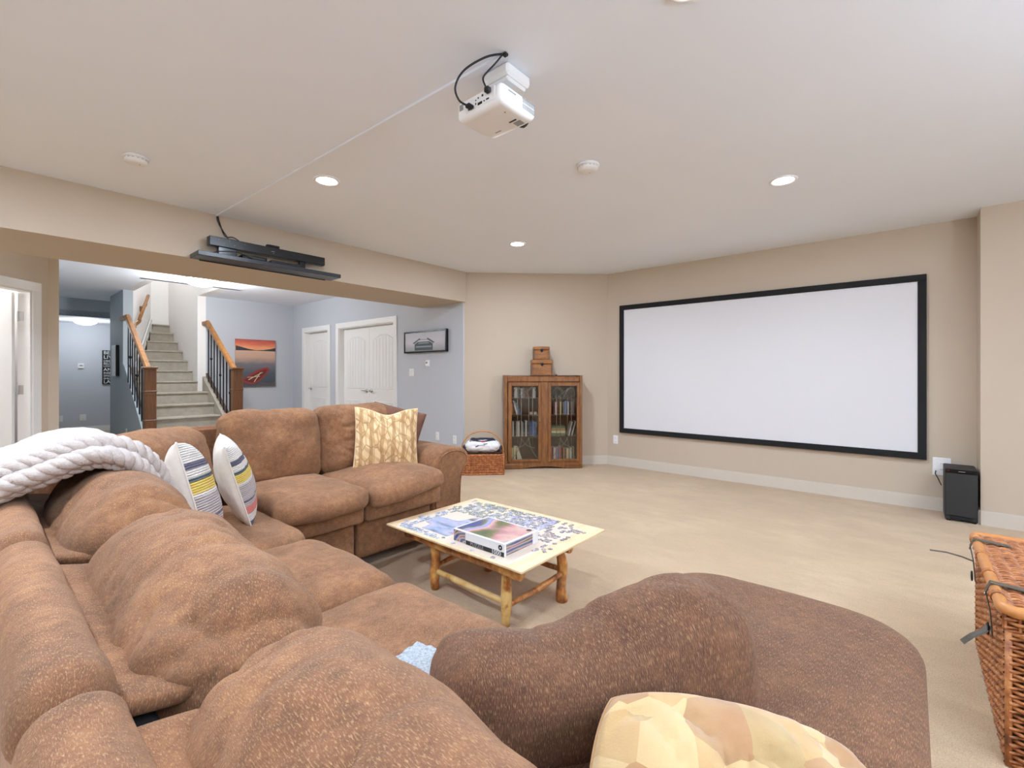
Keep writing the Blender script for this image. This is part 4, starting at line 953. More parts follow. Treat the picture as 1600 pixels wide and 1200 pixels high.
setprops(MB().bbox(-.012, .012, -.008, .008, 0, .010, b=.003, M=Matrix.Translation(BM @ Vector((zx(850), -.06, TZ))) @ Matrix.Rotation(R(-45), 4, 'Z')).build('trinket', 'iron'), 'tiny dark trinket beside the chests on the bookcase', 'trinket')

# ================================================================== WICKER
def weave_panel(mb, p0, U, Vd, Nrm, wu, wv, stake=.04, strand=.011, seed=0, amp=.005, r=.0048, sides=5):
    """horizontal strands running along U, woven round stakes along Vd"""
    U, Vd, Nrm = Vector(U), Vector(Vd), Vector(Nrm); p0 = Vector(p0); rs = random.Random(seed)
    ns = max(2, int(round(wu / stake))); nr = int(wv / strand)
    for k in range(ns + 1): mb.tube([p0 + U * (wu * k / ns) + Vd * 0, p0 + U * (wu * k / ns) + Vd * wv], .0045, 5, cap=False)
    for j in range(nr):
        v = (j + .5) * wv / nr; pts = []; ph = math.pi * (j % 2); o = rs.uniform(-.0015, .0015)
        for i in range(ns * 4 + 1):
            t = i / (ns * 4); pts.append(p0 + U * (wu * t) + Vd * (v + o + rs.uniform(-.0006, .0006)) + Nrm * (amp * math.cos(math.pi * ns * t + ph)))
        mb.tube(pts, r * rs.uniform(.85, 1.12), sides, cap=False)
    return mb
def wicker_box(o, x0, x1, y0, y1, z0, z1, mat, stake, strand, r, amp, faces='xXyY', taper=0):
    I = 'world'
    M_ = dict(world=False)
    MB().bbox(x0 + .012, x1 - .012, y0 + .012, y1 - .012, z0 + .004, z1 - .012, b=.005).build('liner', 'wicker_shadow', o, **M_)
    for i, f in enumerate(faces):
        mb = MB()
        if f == 'y': weave_panel(mb, (x0, y0, z0), (1, 0, 0), (0, 0, 1), (0, -1, 0), x1 - x0, z1 - z0, stake, strand, i, amp, r)
        if f == 'Y': weave_panel(mb, (x0, y1, z0), (1, 0, 0), (0, 0, 1), (0, 1, 0), x1 - x0, z1 - z0, stake, strand, i, amp, r)
        if f == 'x': weave_panel(mb, (x0, y0, z0), (0, 1, 0), (0, 0, 1), (-1, 0, 0), y1 - y0, z1 - z0, stake, strand, i, amp, r)
        if f == 'X': weave_panel(mb, (x1, y0, z0), (0, 1, 0), (0, 0, 1), (1, 0, 0), y1 - y0, z1 - z0, stake, strand, i, amp, r)
        p_ = mb.build('woven_side', mat, o, True, **M_); p_['kind'] = 'stuff'
    for x, y in ((x0, y0), (x1, y0), (x1, y1), (x0, y1)): MB().tube([(x, y, z0), (x, y, z1)], .009, 8).build('corner_post', mat, o, True, **M_)
    for nm, z in (('base_rim', z0 + .010), ('top_rim', z1)):
        mb = MB(); c = [(x0, y0), (x1, y0), (x1, y1), (x0, y1), (x0, y0)]
        for st in (0, 1):
            pts = []
            for k in range(4):
                a, b = Vector(c[k]), Vector(c[k + 1]); m = int((b - a).length / .012)
                for i in range(m): q = a.lerp(b, i / m); ph = (i + k * 3) * .8 + st * math.pi; d = (b - a).normalized(); nn = Vector((d.y, -d.x)); pts.append((q.x + nn.x * .006 * math.cos(ph), q.y + nn.y * .006 * math.cos(ph), z + .006 * math.sin(ph)))
            pts.append(pts[0]); mb.tube(pts, .006, 6, cap=False)
        mb.build(nm, mat, o, True, **M_)
# big trunk at the right (its long side faces the sofa)
TX0, TX1, TY0, TY1, TT = 2.13, 3.0, -.86, -.235, .50
tr = thing('wicker_trunk', 'large wicker trunk with leather straps at the right edge', 'storage_trunk', ((TX0 + TX1) / 2, (TY0 + TY1) / 2, 0))
ox, oy = -(TX1 - TX0) / 2, -(TY1 - TY0) / 2
wicker_box(tr, ox, -ox, oy, -oy, .004, .425, 'wicker', .036, .0125, .0056, .0065)
# lid: thick cane rim and woven top
lx0, lx1, ly0, ly1 = ox - .012, -ox + .012, oy - .012, -oy + .012
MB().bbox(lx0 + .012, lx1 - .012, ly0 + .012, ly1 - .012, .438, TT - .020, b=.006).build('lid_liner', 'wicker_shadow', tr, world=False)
mb = weave_panel(MB(), (lx0 + .01, ly0 + .01, TT - .008), (0, 1, 0), (1, 0, 0), (0, 0, 1), ly1 - ly0 - .02, lx1 - lx0 - .02, .034, .013, 9, .007, .006); p_ = mb.build('woven_lid', 'wicker', tr, True, world=False); p_['kind'] = 'stuff'
for y, nr_ in ((ly1, 1), (ly0, -1)):
    p_ = weave_panel(MB(), (lx0, y - .004 * nr_, .437), (1, 0, 0), (0, 0, 1), (0, nr_, 0), lx1 - lx0, .05, .036, .0125, 4, .0065, .0056).build('woven_lid_edge', 'wicker', tr, True, world=False); p_['kind'] = 'stuff'
for x, nr_ in ((lx0, -1), (lx1, 1)):
    p_ = weave_panel(MB(), (x - .004 * nr_, ly0, .437), (0, 1, 0), (0, 0, 1), (nr_, 0, 0), ly1 - ly0, .05, .036, .0125, 4, .0065, .0056).build('woven_lid_edge', 'wicker', tr, True, world=False); p_['kind'] = 'stuff'
def rrect(x0, x1, y0, y1, r, z, n=6):
    P = []
    for cx, cy, a0 in ((x1 - r, y1 - r, 0), (x0 + r, y1 - r, 90), (x0 + r, y0 + r, 180), (x1 - r, y0 + r, 270)):
        for i in range(n + 1): a = R(a0 + 90 * i / n); P.append((cx + r * math.cos(a), cy + r * math.sin(a), z))
    return P + [P[0]]
MB().tube(rrect(lx0, lx1, ly0, ly1, .03, TT - .006), .018, 10, cap=False).build('cane_rim', 'cane_rim', tr, True, world=False)
for k, x in enumerate((lx0 + .10, lx0 + .33, lx0 + .56, lx0 + .79)):   # cane bindings round the rim
    mb = MB()
    for i in range(4): mb.tube([(x + i * .006, ly1 + .0195 * math.cos(a), TT - .006 + .0195 * math.sin(a)) for a in [j * math.pi / 6 for j in range(13)]], .003, 5, cap=False)
    mb.build('cane_binding', 'wicker', tr, True, world=False)
# straps: over the rim, down the face, with buckle and loose tail
for k, x in enumerate((lx0 + .19, lx1 - .15)):
    mb = MB(); pts = [(x, ly1 - .10, TT + .004), (x, ly1 - .03, TT + .010), (x, ly1 + .012, TT + .012), (x, ly1 + .022, TT - .02), (x, ly1 + .012, .42), (x, ly1 + .008, .37), (x, ly1 + .006, .33)]
    w = .016
    V = []; 
    for (a, b, c) in pts: V += [(a - w, b, c), (a + w, b, c), (a + w, b + .003 if c < TT else b, c + (.003 if c >= TT else 0)), (a - w, b + .003 if c < TT else b, c + (.003 if c >= TT else 0))]
    F = [(i * 4 + j, i * 4 + (j + 1) % 4, i * 4 + 4 + (j + 1) % 4, i * 4 + 4 + j) for i in range(len(pts) - 1) for j in range(4)]
    sp_ = mb.add(V, F).build('strap', 'leather', tr, world=False)
    if k == 0: tail = [(x, ly1 + .014, .36), (x - .02, ly1 + .03, .345), (x - .035, ly1 + .06, .325), (x - .04, ly1 + .085, .295)]
    else: tail = [(x, ly1 + .012, .415), (x + .004, ly1 + .05, .425), (x + .004, ly1 + .10, .432), (x + .0, ly1 + .155, .430)]
    MB().tube(tail, .011, 6, squash=(1, .18)).build('strap_tail', 'leather', sp_, world=False)
    MB().tube([(x + .017 * math.cos(a), ly1 + .018, .35 + .02 * math.sin(a)) for a in [j * math.pi / 6 for j in range(13)]], .0028, 6, cap=False).build('buckle', 'iron', sp_, True, world=False)
    MB().lathe([(.006, 0), (.005, .003), (.001, .004)], n=10, M=Matrix.Translation((x, ly1 + .024, TT - .03)) @ Matrix.Rotation(R(-90), 4, 'X')).build('rivet', 'chrome', sp_, True, world=False)
# small laundry basket
lbk = thing('wicker_basket', 'small square wicker basket with arched handle beside the bookcase', 'basket', (4.175, 4.065, 0), R(-45))
wicker_box(lbk, -.258, .258, -.15, .13, .003, .245, 'wicker_red', .032, .0125, .0056, .006)
hd = [(.262 * math.cos(a), -.01, .235 + .285 * math.sin(a) ** .8) for a in [i * math.pi / 28 for i in range(29)]]
mb = MB(); mb.tube(hd, .008, 8)
mb.tube([(x * 1.0, y + .006 * math.cos(i * 1.3), z + .006 * math.sin(i * 1.3)) for i, (x, y, z) in enumerate(hd)], .004, 5); mb.build('handle', 'cane_rim', lbk, True, world=False)
LM = ROOT[lbk.name]
jr = thing('folded_jersey', 'white jersey with dark collar and red print stuffed in the basket', 'clothing', (4.175, 4.065, .25), R(-45))
P, N, F, UV = softbox((.225, .105, .11), .10, .012, 50); P += N * (.022 * perlin(P * 9)[:, None] + .010 * crease(P, (14, 10, 8), 2, 4)[:, None]); P[:, 2] *= .68; P[:, 2] += .085; mesh_obj('body', P, F, 'jersey_white', jr, True, UV, world=False)
P, N, F, UV = softbox((.245, .085, .06), .055, .016, 40); P += N * (.016 * perlin(P * 11 + 4)[:, None]); P[:, 2] *= .8; P[:, 2] += .055; P[:, 1] += .03; mesh_obj('dark_lining', P, F, 'cloth_navy', jr, True, UV, world=False)
P, N, F, UV = softbox((.15, .05, .025), .022, .016, 40); P += N * (.012 * perlin(P * 13 + 4)[:, None]); P[:, 2] += .150; P[:, 1] += .05; mesh_obj('collar', P, F, 'cloth_navy', jr, True, UV, world=False)
def jt(nm, pts, mat, r):
    MB().tube([(x, -.075 - .032 * (1 - (x / .2) ** 2) + .7 * max(0, z - .16), z * .68 - .004) for x, z in pts], r, 6, squash=(1, 1)).build(nm, mat, jr, True, world=False)
jt('collar_band', [(-.16, .225), (-.08, .232), (0, .222), (.08, .236), (.16, .24)], 'cloth_navy', .009); jt('collar_band', [(-.02, .222), (0, .214), (.03, .222)], 'cloth_red', .009)
jt('print_stroke', [(-.11, .19), (-.08, .196), (-.05, .188), (-.03, .19)], 'cloth_red', .007); jt('print_stroke', [(-.01, .186), (.03, .18), (.06, .19)], 'cloth_teal', .005); jt('print_stroke', [(-.085, .135), (-.065, .15), (-.045, .162)], 'cloth_navy', .006); jt('print_stroke', [(-.04, .16), (.0, .165), (.03, .168)], 'plastic_grey', .005)

# ================================================================== PROJECTION SCREEN
ps = thing('projection_screen', 'large white projection screen in a black velvet frame', 'screen', (XS - .03, 1.45, .452))
SY0, SY1, SZ0, SZ1 = -.185, 2.965, .452, 2.145   # refined below from the photograph
def scr(a, b, c, d, nm, m, x0=XS - .042, x1=XS - .002): return MB().bbox(x0, x1, a, b, c, d, b=.003).build(nm, m, ps)
SY1 = 2.955; SY0 = -.113
fw = .062
scr(SY0, SY1, SZ1 - fw, SZ1, 'frame_bar', 'felt_black'); scr(SY0, SY1, SZ0, SZ0 + fw, 'frame_bar', 'felt_black'); scr(SY0, SY0 + fw, SZ0 + fw, SZ1 - fw, 'frame_bar', 'felt_black'); scr(SY1 - fw, SY1, SZ0 + fw, SZ1 - fw, 'frame_bar', 'felt_black')
scr(SY0 + .02, SY1 - .02, SZ0 + .02, SZ1 - .02, 'screen_fabric', 'screen_white', XS - .030, XS - .020)

# ================================================================== SUBWOOFER
sb = thing('subwoofer', 'black box subwoofer on the floor in the corner by the screen', 'speaker', (5.50, -.32, 0))
MB().bbox(5.365, 5.655, -.422, -.222, .012, .44, b=.006).build('cabinet', 'sub_black', sb)
MB().bbox(5.350, 5.3655, -.420, -.224, .05, .405, b=.004).build('grille', 'sub_black', sb); MB().bbox(5.352, 5.3655, -.420, -.224, .408, .438, b=.002).build('control_strip', 'gloss_black', sb)
MB().box(5.3505, 5.3525, -.345, -.305, .420, .424).build('badge', 'plastic_grey', sb); MB().box(5.3505, 5.3525, -.248, -.242, .423, .428).build('indicator_light', 'led_red', sb)
MB().bbox(5.352, 5.366, -.395, -.25, .022, .042, b=.003).build('port_slot', 'felt_black', sb)
for x in (5.39, 5.63):
    for y in (-.40, -.245): MB().lathe([(.014, 0), (.014, .012)], n=12, M=Matrix.Translation((x, y, 0))).build('foot', 'rubber', sb)
setprops(MB().tube([(XS - .012, -.175, .36), (XS - .05, -.17, .34), (5.63, -.19, .30), (5.62, -.2, .27), (5.6, -.21, .25)], .004, 6).build('power_cable', 'rubber'), 'thin dark power cable behind the subwoofer', 'cable')

# ================================================================== PROJECTOR
pj = thing('projector', 'white projector hanging from its square ceiling plate', 'projector', (1.54, 1.415, 2.36))
P0x, P1x, P0y, P1y, PZ0, PZ1 = 1.425, 1.665, 1.28, 1.552, 2.362, 2.455
PP, N, F, UV = softbox(((P1x - P0x) / 2, (P1y - P0y) / 2, (PZ1 - PZ0) / 2), .026, .012, 40); q = PP / np.array([(P1x - P0x) / 2, (P1y - P0y) / 2, .047])
PP[:, 2] += np.where(q[:, 2] < 0, .016 * (np.clip(q[:, 0] - .1, 0, 1) ** 2 + .5 * np.clip(np.abs(q[:, 1]) - .3, 0, 1) ** 2), 0)
PP += np.array([(P0x + P1x) / 2, (P0y + P1y) / 2, (PZ0 + PZ1) / 2]); mesh_obj('body', PP, F, 'plastic_white', pj, True, UV)
MB().bbox(P0x - .002, P0x + .004, 1.315, 1.49, PZ0 + .022, PZ1 - .014, b=.002).build('port_plate', 'plastic_white', pj)
def port(y, z, w, h, nm='port', m='plastic_black'): MB().bbox(P0x - .0045, P0x - .001, y - w / 2, y + w / 2, z - h / 2, z + h / 2, b=.001).build(nm, m, pj)
for (y, z, w, h) in ((1.465, 2.392, .014, .006), (1.44, 2.395, .005, .006), (1.425, 2.402, .005, .008), (1.425, 2.417, .005, .005), (1.40, 2.396, .026, .011), (1.375, 2.397, .006, .006), (1.355, 2.398, .016, .006), (1.41, 2.422, .006, .006), (1.385, 2.424, .009, .009), (1.35, 2.425, .018, .013)): port(y, z, w, h)
MB().bbox(P0x - .001, P0x + .003, 1.505, 1.53, PZ0 + .045, PZ1 - .02, b=.001).build('vent_patch', 'plastic_grey', pj)
for i in range(9):
    for j in range(2): MB().bbox(1.565 + i * .0095, 1.571 + i * .0095, P0y - .0015, P0y + .002, 2.392 + j * .026, 2.414 + j * .026, b=.0006).build('vent_slot', 'plastic_grey', pj)
MB().box(1.47, 1.52, P0y - .0006, P0y + .002, 2.425, 2.431).build('logo_print', 'plastic_grey', pj)
for b in ((1.575, 1.592, 1.315, 1.345), (1.602, 1.64, 1.31, 1.36)): pass
MB().bbox(1.57, 1.578, 1.325, 1.365, PZ0 - .0010, PZ0 + .004, b=.0005).build('bottom_slot', 'plastic_black', pj); MB().bbox(1.59, 1.625, 1.318, 1.358, PZ0 + .001, PZ0 + .006, b=.0005).build('bottom_hatch', 'plastic_grey', pj)
MB().lathe([(.004, -.001), (.004, .002)], n=10, M=Matrix.Translation((1.50, 1.325, PZ0))).build('screw', 'plastic_grey', pj); MB().bbox(1.60, 1.606, 1.44, 1.475, PZ0 + .001, PZ0 + .006, b=.0005).build('label_print', 'plastic_grey', pj)
MB().lathe([(.03, 0), (.034, .004), (.034, .02)], n=24, M=Matrix.Translation((P1x - .012, 1.36, 2.41)) @ Matrix.Rotation(R(90), 4, 'Y')).build('lens', 'gloss_black', pj, True)
mt = MB().bbox(1.515, 1.678, 1.322, 1.482, 2.545, H - .001, b=.012).build('ceiling_plate', 'plastic_white', pj); MB().bbox(1.53, 1.663, 1.337, 1.467, 2.53, 2.548, b=.008).build('plate_cover', 'plastic_white', mt)
MB().tube([(1.59, 1.40, 2.44), (1.59, 1.40, 2.54)], .022, 14).build('mount_post', 'plastic_white', pj, True)
MB().bbox(1.50, 1.66, 1.345, 1.455, 2.454, 2.464, b=.003).build('mount_bracket', 'plastic_white', pj)
for x, y in ((1.505, 1.35), (1.655, 1.45), (1.505, 1.45)): MB().lathe([(.008, 0), (.008, .014)], n=10, M=Matrix.Translation((x, y, 2.45))).build('mount_bolt', 'iron', pj)
def cr(pts, k=8):
    out = []
    for i in range(len(pts) - 1):
        p = [Vector(pts[max(0, min(len(pts) - 1, j))]) for j in (i - 1, i, i + 1, i + 2)]
        for m in range(k): t = m / k; out.append(.5 * (2 * p[1] + (p[2] - p[0]) * t + (2 * p[0] - 5 * p[1] + 4 * p[2] - p[3]) * t * t + (3 * p[1] - p[0] - 3 * p[2] + p[3]) * t ** 3))
    return out + [Vector(pts[-1])]
c1 = thing('cable', 'longer black cable looping from the ceiling into the projector ports', 'cable', (1.40, 1.4, 2.4))
MB().tube(cr([(1.476, 1.308, 2.594), (1.42, 1.36, 2.575), (1.36, 1.43, 2.52), (1.345, 1.47, 2.46), (1.37, 1.475, 2.415), (1.405, 1.455, 2.397)]), .0045, 8).build('cord', 'rubber', c1, True); MB().bbox(1.392, 1.423, 1.435, 1.462, 2.385, 2.402, b=.004).build('plug', 'rubber', c1)
c2 = thing('cable', 'short black power cable dropping from the ceiling to the projector', 'cable', (1.42, 1.34, 2.43))
MB().tube(cr([(1.47, 1.312, 2.590), (1.448, 1.335, 2.55), (1.41, 1.365, 2.49), (1.405, 1.355, 2.45), (1.415, 1.345, 2.43)]), .0038, 8).build('cord', 'rubber', c2, True); MB().bbox(1.400, 1.4225, 1.332, 1.357, 2.415, 2.438, b=.004).build('plug', 'rubber', c2)
setprops(MB().bbox(1.468, 1.492, 1.296, 1.318, 2.586, 2.599, b=.004).build('cable_clip', 'rubber'), 'small black clip holding the cables on the ceiling', 'clip')
a, b = Vector((1.478, 1.33)), Vector((1.381, 4.522)); d = (b - a).normalized(); n_ = Vector((-d.y, d.x)) * .008
setprops(MB().prism([tuple(a - n_), tuple(a + n_), tuple(b + n_), tuple(b - n_)][::-1], H - .012, H - .0005).build('cable_raceway', 'ceiling_paint'), 'thin white cable raceway running along the ceiling', 'cable cover')
# ceiling discs
def detector(x, y, r, label):
    o = thing('smoke_detector', label, 'smoke detector', (x, y, H))
    MB().lathe([(r, -.001), (r, -.010), (r * .96, -.014)][::-1], n=32).build('base', 'plastic_white', o, True, world=False)
    MB().lathe([(r * .5, -.042), (r * .78, -.038), (r * .86, -.028), (r * .88, -.014)], n=32).build('cover', 'plastic_white', o, True, world=False)
    for k in range(16):
        a = 2 * math.pi * k / 16; MB().bbox(r * .87, r * .89, -.006, .006, -.024, -.017, b=.001, M=Matrix.Rotation(a, 4, 'Z')).build('vent_slot', 'soft_trim', o, world=False)
    MB().lathe([(.004, -.043), (.004, -.040)], n=8, M=Matrix.Translation((r * .3, 0, 0))).build('button', 'plastic_grey', o, world=False)
detector(.68, 3.70, .07, 'round white smoke detector near the left bulkhead'); detector(2.628, 1.60, .075, 'round white detector on the ceiling beyond the projector')

# ================================================================== WALL SHELF AND SOUND BAR
sh = thing('wall_shelf', 'long black floating shelf on the bulkhead', 'shelf', (1.80, 4.42, 2.19)); MB().bbox(1.185, 2.41, 4.31, 4.524, 2.19, 2.226, b=.003).build('board', 'shelf_black', sh)
MB().box(1.25, 2.35, 4.514, 4.524, 2.184, 2.19).build('wall_cleat', 'shelf_black', sh)
sbr = thing('sound_bar', 'long black sound bar standing on the shelf', 'speaker', (1.79, 4.42, 2.227)); MB().bbox(1.29, 2.29, 4.40, 4.47, 2.306, 2.384, b=.004).build('body', 'plastic_black', sbr)
for x0, x1 in ((1.36, 1.50), (2.05, 2.10)): MB().bbox(x0, x1, 4.41, 4.46, 2.227, 2.307, b=.004).build('stand', 'gloss_black', sbr)
for x, z in ((1.36, 2.36), (1.40, 2.335), (1.44, 2.365), (1.48, 2.335), (1.56, 2.36), (1.80, 2.33)): MB().lathe([(.003, 0), (.003, .002)], n=8, M=Matrix.Translation((x, 4.399, z)) @ Matrix.Rotation(R(90), 4, 'X')).build('indicator', 'plastic_grey', sbr)
MB().box(1.78, 1.81, 4.398, 4.401, 2.345, 2.349).build('logo_print', 'plastic_grey', sbr)
rc = thing('media_player', 'flat black media player lying under the sound bar', 'media player', (1.62, 4.40, 2.227)); MB().bbox(1.52, 1.72, 4.335, 4.45, 2.227, 2.262, b=.004).build('case', 'gloss_black', rc); MB().box(1.54, 1.70, 4.333, 4.336, 2.236, 2.25).build('front_window', 'plastic_black', rc)
rc = thing('media_player', 'wider black receiver box at the right under the sound bar', 'media player', (1.90, 4.41, 2.227)); MB().bbox(1.76, 2.03, 4.345, 4.46, 2.227, 2.258, b=.004).build('case', 'plastic_black', rc); MB().box(1.78, 2.0, 4.3435, 4.346, 2.230, 2.233).build('front_line', 'plastic_grey', rc)
rc = thing('sensor_box', 'tiny dark sensor box perched on top of the sound bar', 'sensor', (1.80, 4.43, 2.385)); MB().bbox(1.75, 1.86, 4.41, 4.45, 2.385, 2.41, b=.004).build('case', 'sub_black', rc); MB().box(1.76, 1.85, 4.4085, 4.411, 2.389, 2.40).build('window', 'gloss_black', rc)
setprops(MB().tube(cr([(1.383, 4.518, 2.598), (1.385, 4.515, 2.55), (1.42, 4.50, 2.47), (1.46, 4.49, 2.40), (1.45, 4.48, 2.35)]), .004, 6).build('cable', 'rubber', None, True), 'black cable hanging from the ceiling to the left end of the sound bar', 'cable')
setprops(MB().tube(cr([(1.390, 4.520, 2.598), (1.40, 4.515, 2.54), (1.44, 4.51, 2.43), (1.50, 4.50, 2.43), (1.55, 4.49, 2.40), (1.58, 4.48, 2.36)]), .004, 6).build('cable', 'rubber', None, True), 'second black cable with a small loop above the sound bar', 'cable')
setprops(MB().tube(cr([(1.30, 4.40, 2.232), (1.34, 4.36, 2.25), (1.42, 4.34, 2.262), (1.50, 4.328, 2.26), (1.60, 4.325, 2.232)]), .004, 6).build('cable', 'rubber', None, True), 'black cable curled on the left end of the shelf', 'cable')

# ================================================================== STAIRCASE
st = thing('staircase', 'straight carpeted staircase climbing away behind the sofa', 'staircase', (2.2, 8.05, 0))
RISE, RUN, Y1S, XL, XR = .185, .30, 8.09, 1.70, 2.70
def left_x(y): return 1.70 if y < 9.78 else 1.78 + (y - 9.82) * .57 / 1.63
for k in range(1, 13):
    y = Y1S + (k - 1) * RUN; z = k * RISE; xr = XR if y < 9.3 else 2.625; a, b = left_x(y) , left_x(y + RUN)
    if y >= 9.5: a += .03; b += .03
    y1 = min(y + RUN + .02, 11.445); mb = MB(); mb.prism([(a, y), (xr, y), (xr, y1), (b, y1)], z - RISE, z - .03)
    stp = mb.build('step', 'stair_carpet', st)
    mb = MB(); P_ = []
    V = []; prof = [(y + .02, z - .034), (y - .012, z - .034), (y - .026, z - .024), (y - .030, z - .012), (y - .024, z - .002), (y - .010, z + .002), (y1, z + .002), (y1, z - .034)]
    for x, q in ((a, 0), (xr, 0)):
        for (py, pz) in prof: V.append((x, py, pz))
    n = len(prof); F = [(i, i + n, (i + 1) % n + n, (i + 1) % n) for i in range(n)] + [tuple(range(n)), tuple(range(2 * n - 1, n - 1, -1))]
    mb.add(V, F).build('tread', 'stair_carpet', st)
# carpeted skirts along both sides and the brown stringers outside
for nm, x0, x1, mat in (('skirt_board', 2.70, 2.755, 'stair_carpet'), ('stringer', 2.755, 2.79, 'stringer_brown'), ('stringer', 1.70, 1.735, 'stringer_brown')):
    mb = MB(); up = .20 if mat == 'stair_carpet' else .26
    ye = 9.585 if x0 > 2 else 9.80; z_ = lambda y: (y - Y1S) * RISE / RUN + RISE
    mb.prism([(8.06, 0), (ye, 0), (ye, z_(ye) + up - .12), (8.06, z_(8.06) + up - .12)], x0, x1, 'x'); mb.build(nm, mat, st)
mb = MB(); mb.prism([(9.83, z_(9.83) - .1), (11.44, z_(11.44) - .1), (11.44, z_(11.44) + .1), (9.83, z_(9.83) + .1)], 0, .02, 'x', Matrix.Translation((1.785, 9.83, 0)) @ Matrix.Rotation(-math.atan2(.57, 1.63), 4, 'Z') @ Matrix.Translation((0, -9.83, 0))); mb.build('skirt_board', 'white_trim', st)
MB().bbox(2.36, 2.63, 11.43, 11.449, 12 * RISE, 12 * RISE + .09, b=.003).build('landing_baseboard', 'white_trim', st)
def railing(x0, x1, label):
    xm = (x0 + x1) / 2; o = thing('stair_railing', label, 'railing', (xm, 8.03, 0))
    nw = MB().bbox(x0, x1, 7.955, 7.955 + (x1 - x0), 0, 1.30, b=.004).build('newel_post', 'newel_brown', o)
    MB().bbox(x0 - .014, x1 + .014, 7.941, 7.969 + (x1 - x0), 1.30, 1.335, b=.008).build('newel_cap', 'newel_brown', nw); MB().bbox(x0 - .006, x1 + .006, 7.949, 7.961 + (x1 - x0), .98, 1.0, b=.004).build('newel_band', 'newel_brown', nw); MB().bbox(x0 - .006, x1 + .006, 7.949, 7.961 + (x1 - x0), .58, .60, b=.004).build('newel_band', 'newel_brown', nw)
    MB().bbox(x0 + .022, x1 - .022, 7.951, 7.957, .62, .96, b=.002).build('newel_panel', 'newel_brown', nw)
    ya, za, yb, zb = 8.07, 1.27, 9.40, 2.135; sl = (zb - za) / (yb - za * 0 - ya)
    hr = MB(); hr.prism([(ya, za - .03), (yb, zb - .03), (yb, zb + .03), (ya, za + .03)], xm - .034, xm + .034, 'x'); hro = hr.build('handrail', 'oak_rail', o)
    MB().prism([(ya, za + .03), (yb, zb + .03), (yb, zb + .042), (ya, za + .042)], xm - .024, xm + .024, 'x').build('handrail_cap', 'oak_rail', hro)
    if x0 < 2: MB().bbox(xm - .034, xm + .034, 9.395, 9.82, 2.10, 2.165, b=.006).build('handrail_return', 'oak_rail', hro)
    else: MB().bbox(xm - .034, xm + .034, 9.395, 9.60, 2.10, 2.165, b=.006).build('handrail_return', 'oak_rail', hro)
    for k in range(9):
        y = 8.17 + k * .148; z0 = (y - Y1S) * RISE / RUN + RISE + .13; z1 = za + (y - ya) * sl - .025
        bl_ = MB().bbox(xm - .008, xm + .008, y - .008, y + .008, z0, z1, b=.001).build('baluster', 'iron', o)
        if k % 3 == 1:
            zc = z0 + (z1 - z0) * .5; MB().lathe([(.009, -.025), (.016, -.015), (.021, 0), (.016, .015), (.009, .025)], n=8, M=Matrix.Translation((xm, y, zc))).build('baluster_knuckle', 'iron', bl_, True)
railing(1.56, 1.692, 'brown newel and iron baluster railing on the left of the stairs'); railing(2.66, 2.795, 'brown newel and iron baluster railing on the right of the stairs')
# short wall handrail up the stairs
wr_ = thing('wall_handrail', 'short oak handrail fixed to the white stairwell wall', 'handrail', (1.95, 10.1, 2.3))
a, b = Vector((1.86, 9.86, 2.15)), Vector((2.12, 10.55, 2.66)); MB().tube([a, a.lerp(b, .5), b], .026, 10).build('rail', 'oak_rail', wr_, True)
for tt in (.06, .72):
    p = a.lerp(b, tt); w = Vector((p.x - .065, p.y + .02, p.z - .13)); MB().tube(cr([p + Vector((0, 0, -.01)), p + Vector((-.005, 0, -.06)), w + Vector((.02, 0, .02)), w]), [.022] * 25, 8).build('bracket', 'oak_rail', wr_, True)
    MB().bbox(w.x - .03, w.x + .02, w.y - .03, w.y + .03, w.z - .05, w.z + .05, b=.01).build('bracket_plate', 'oak_rail', wr_)

# ================================================================== PICTURES, SWITCHES, OUTLETS
# canoe canvas on the picture wall (faces -Y)
cv = thing('canvas_picture', 'sunset lake canvas with a red canoe beside the staircase', 'picture', (3.59, 9.58, .99))
t = NT('sunset_print'); c = t.n('ShaderNodeTexCoord'); sp = t.n('ShaderNodeSeparateXYZ'); t.l(c.outputs['Generated'], sp.inputs[0])
nz = t.noise(t.coord('Generated', (3, 1, 16)), 1, 2); f = t.math('ADD', sp.outputs[2], t.math('MULTIPLY', t.math('SUBTRACT', nz, .5), .10))
t.set(t.ramp(f, [(.0, srgb(58, 66, 76)), (.28, srgb(78, 84, 92)), (.48, srgb(116, 112, 118)), (.62, srgb(196, 160, 138)), (.74, srgb(206, 168, 148)), (.80, srgb(240, 170, 122)), (.90, srgb(222, 112, 84)), (1, srgb(168, 84, 76))]), .6)
cx0, cx1, cz0, cz1 = 3.232, 3.947, .992, 1.892
MB().bbox(cx0, cx1, 9.563, 9.598, cz0, cz1, b=.002).build('canvas', 'sunset_print', cv)
plain('print_dark', (54, 54, 62), .6); plain('print_red', (150, 46, 40), .6); plain('print_red_dark', (92, 34, 34), .6); plain('print_pale', (226, 200, 160), .6); plain('print_stone', (84, 78, 80), .6, var=.3, vs=40)
def pz(poly, m, nm, yy=9.5622): 
    MB().prism([(cx0 + u * (cx1 - cx0), cz0 + v * (cz1 - cz0)) for u, v in poly], yy, 9.5628, 'y').build(nm, m, cv)
pz([(0, .76), (.45, .765), (1, .76), (1, .84), (.88, .81), (.7, .785), (.5, .775), (.3, .80), (.14, .835), (0, .86)], 'print_dark', 'hills_print')
pz([(.10, .11), (.30, .06), (.45, .05), (.62, .14), (.78, .28), (.84, .36), (.80, .405), (.70, .40), (.50, .34), (.28, .22)], 'print_red', 'canoe_print', 9.5620)
pz([(.20, .13), (.36, .09), (.46, .085), (.60, .17), (.74, .29), (.78, .355), (.70, .36), (.50, .29), (.32, .2)], 'print_red_dark', 'canoe_inside_print', 9.5616)
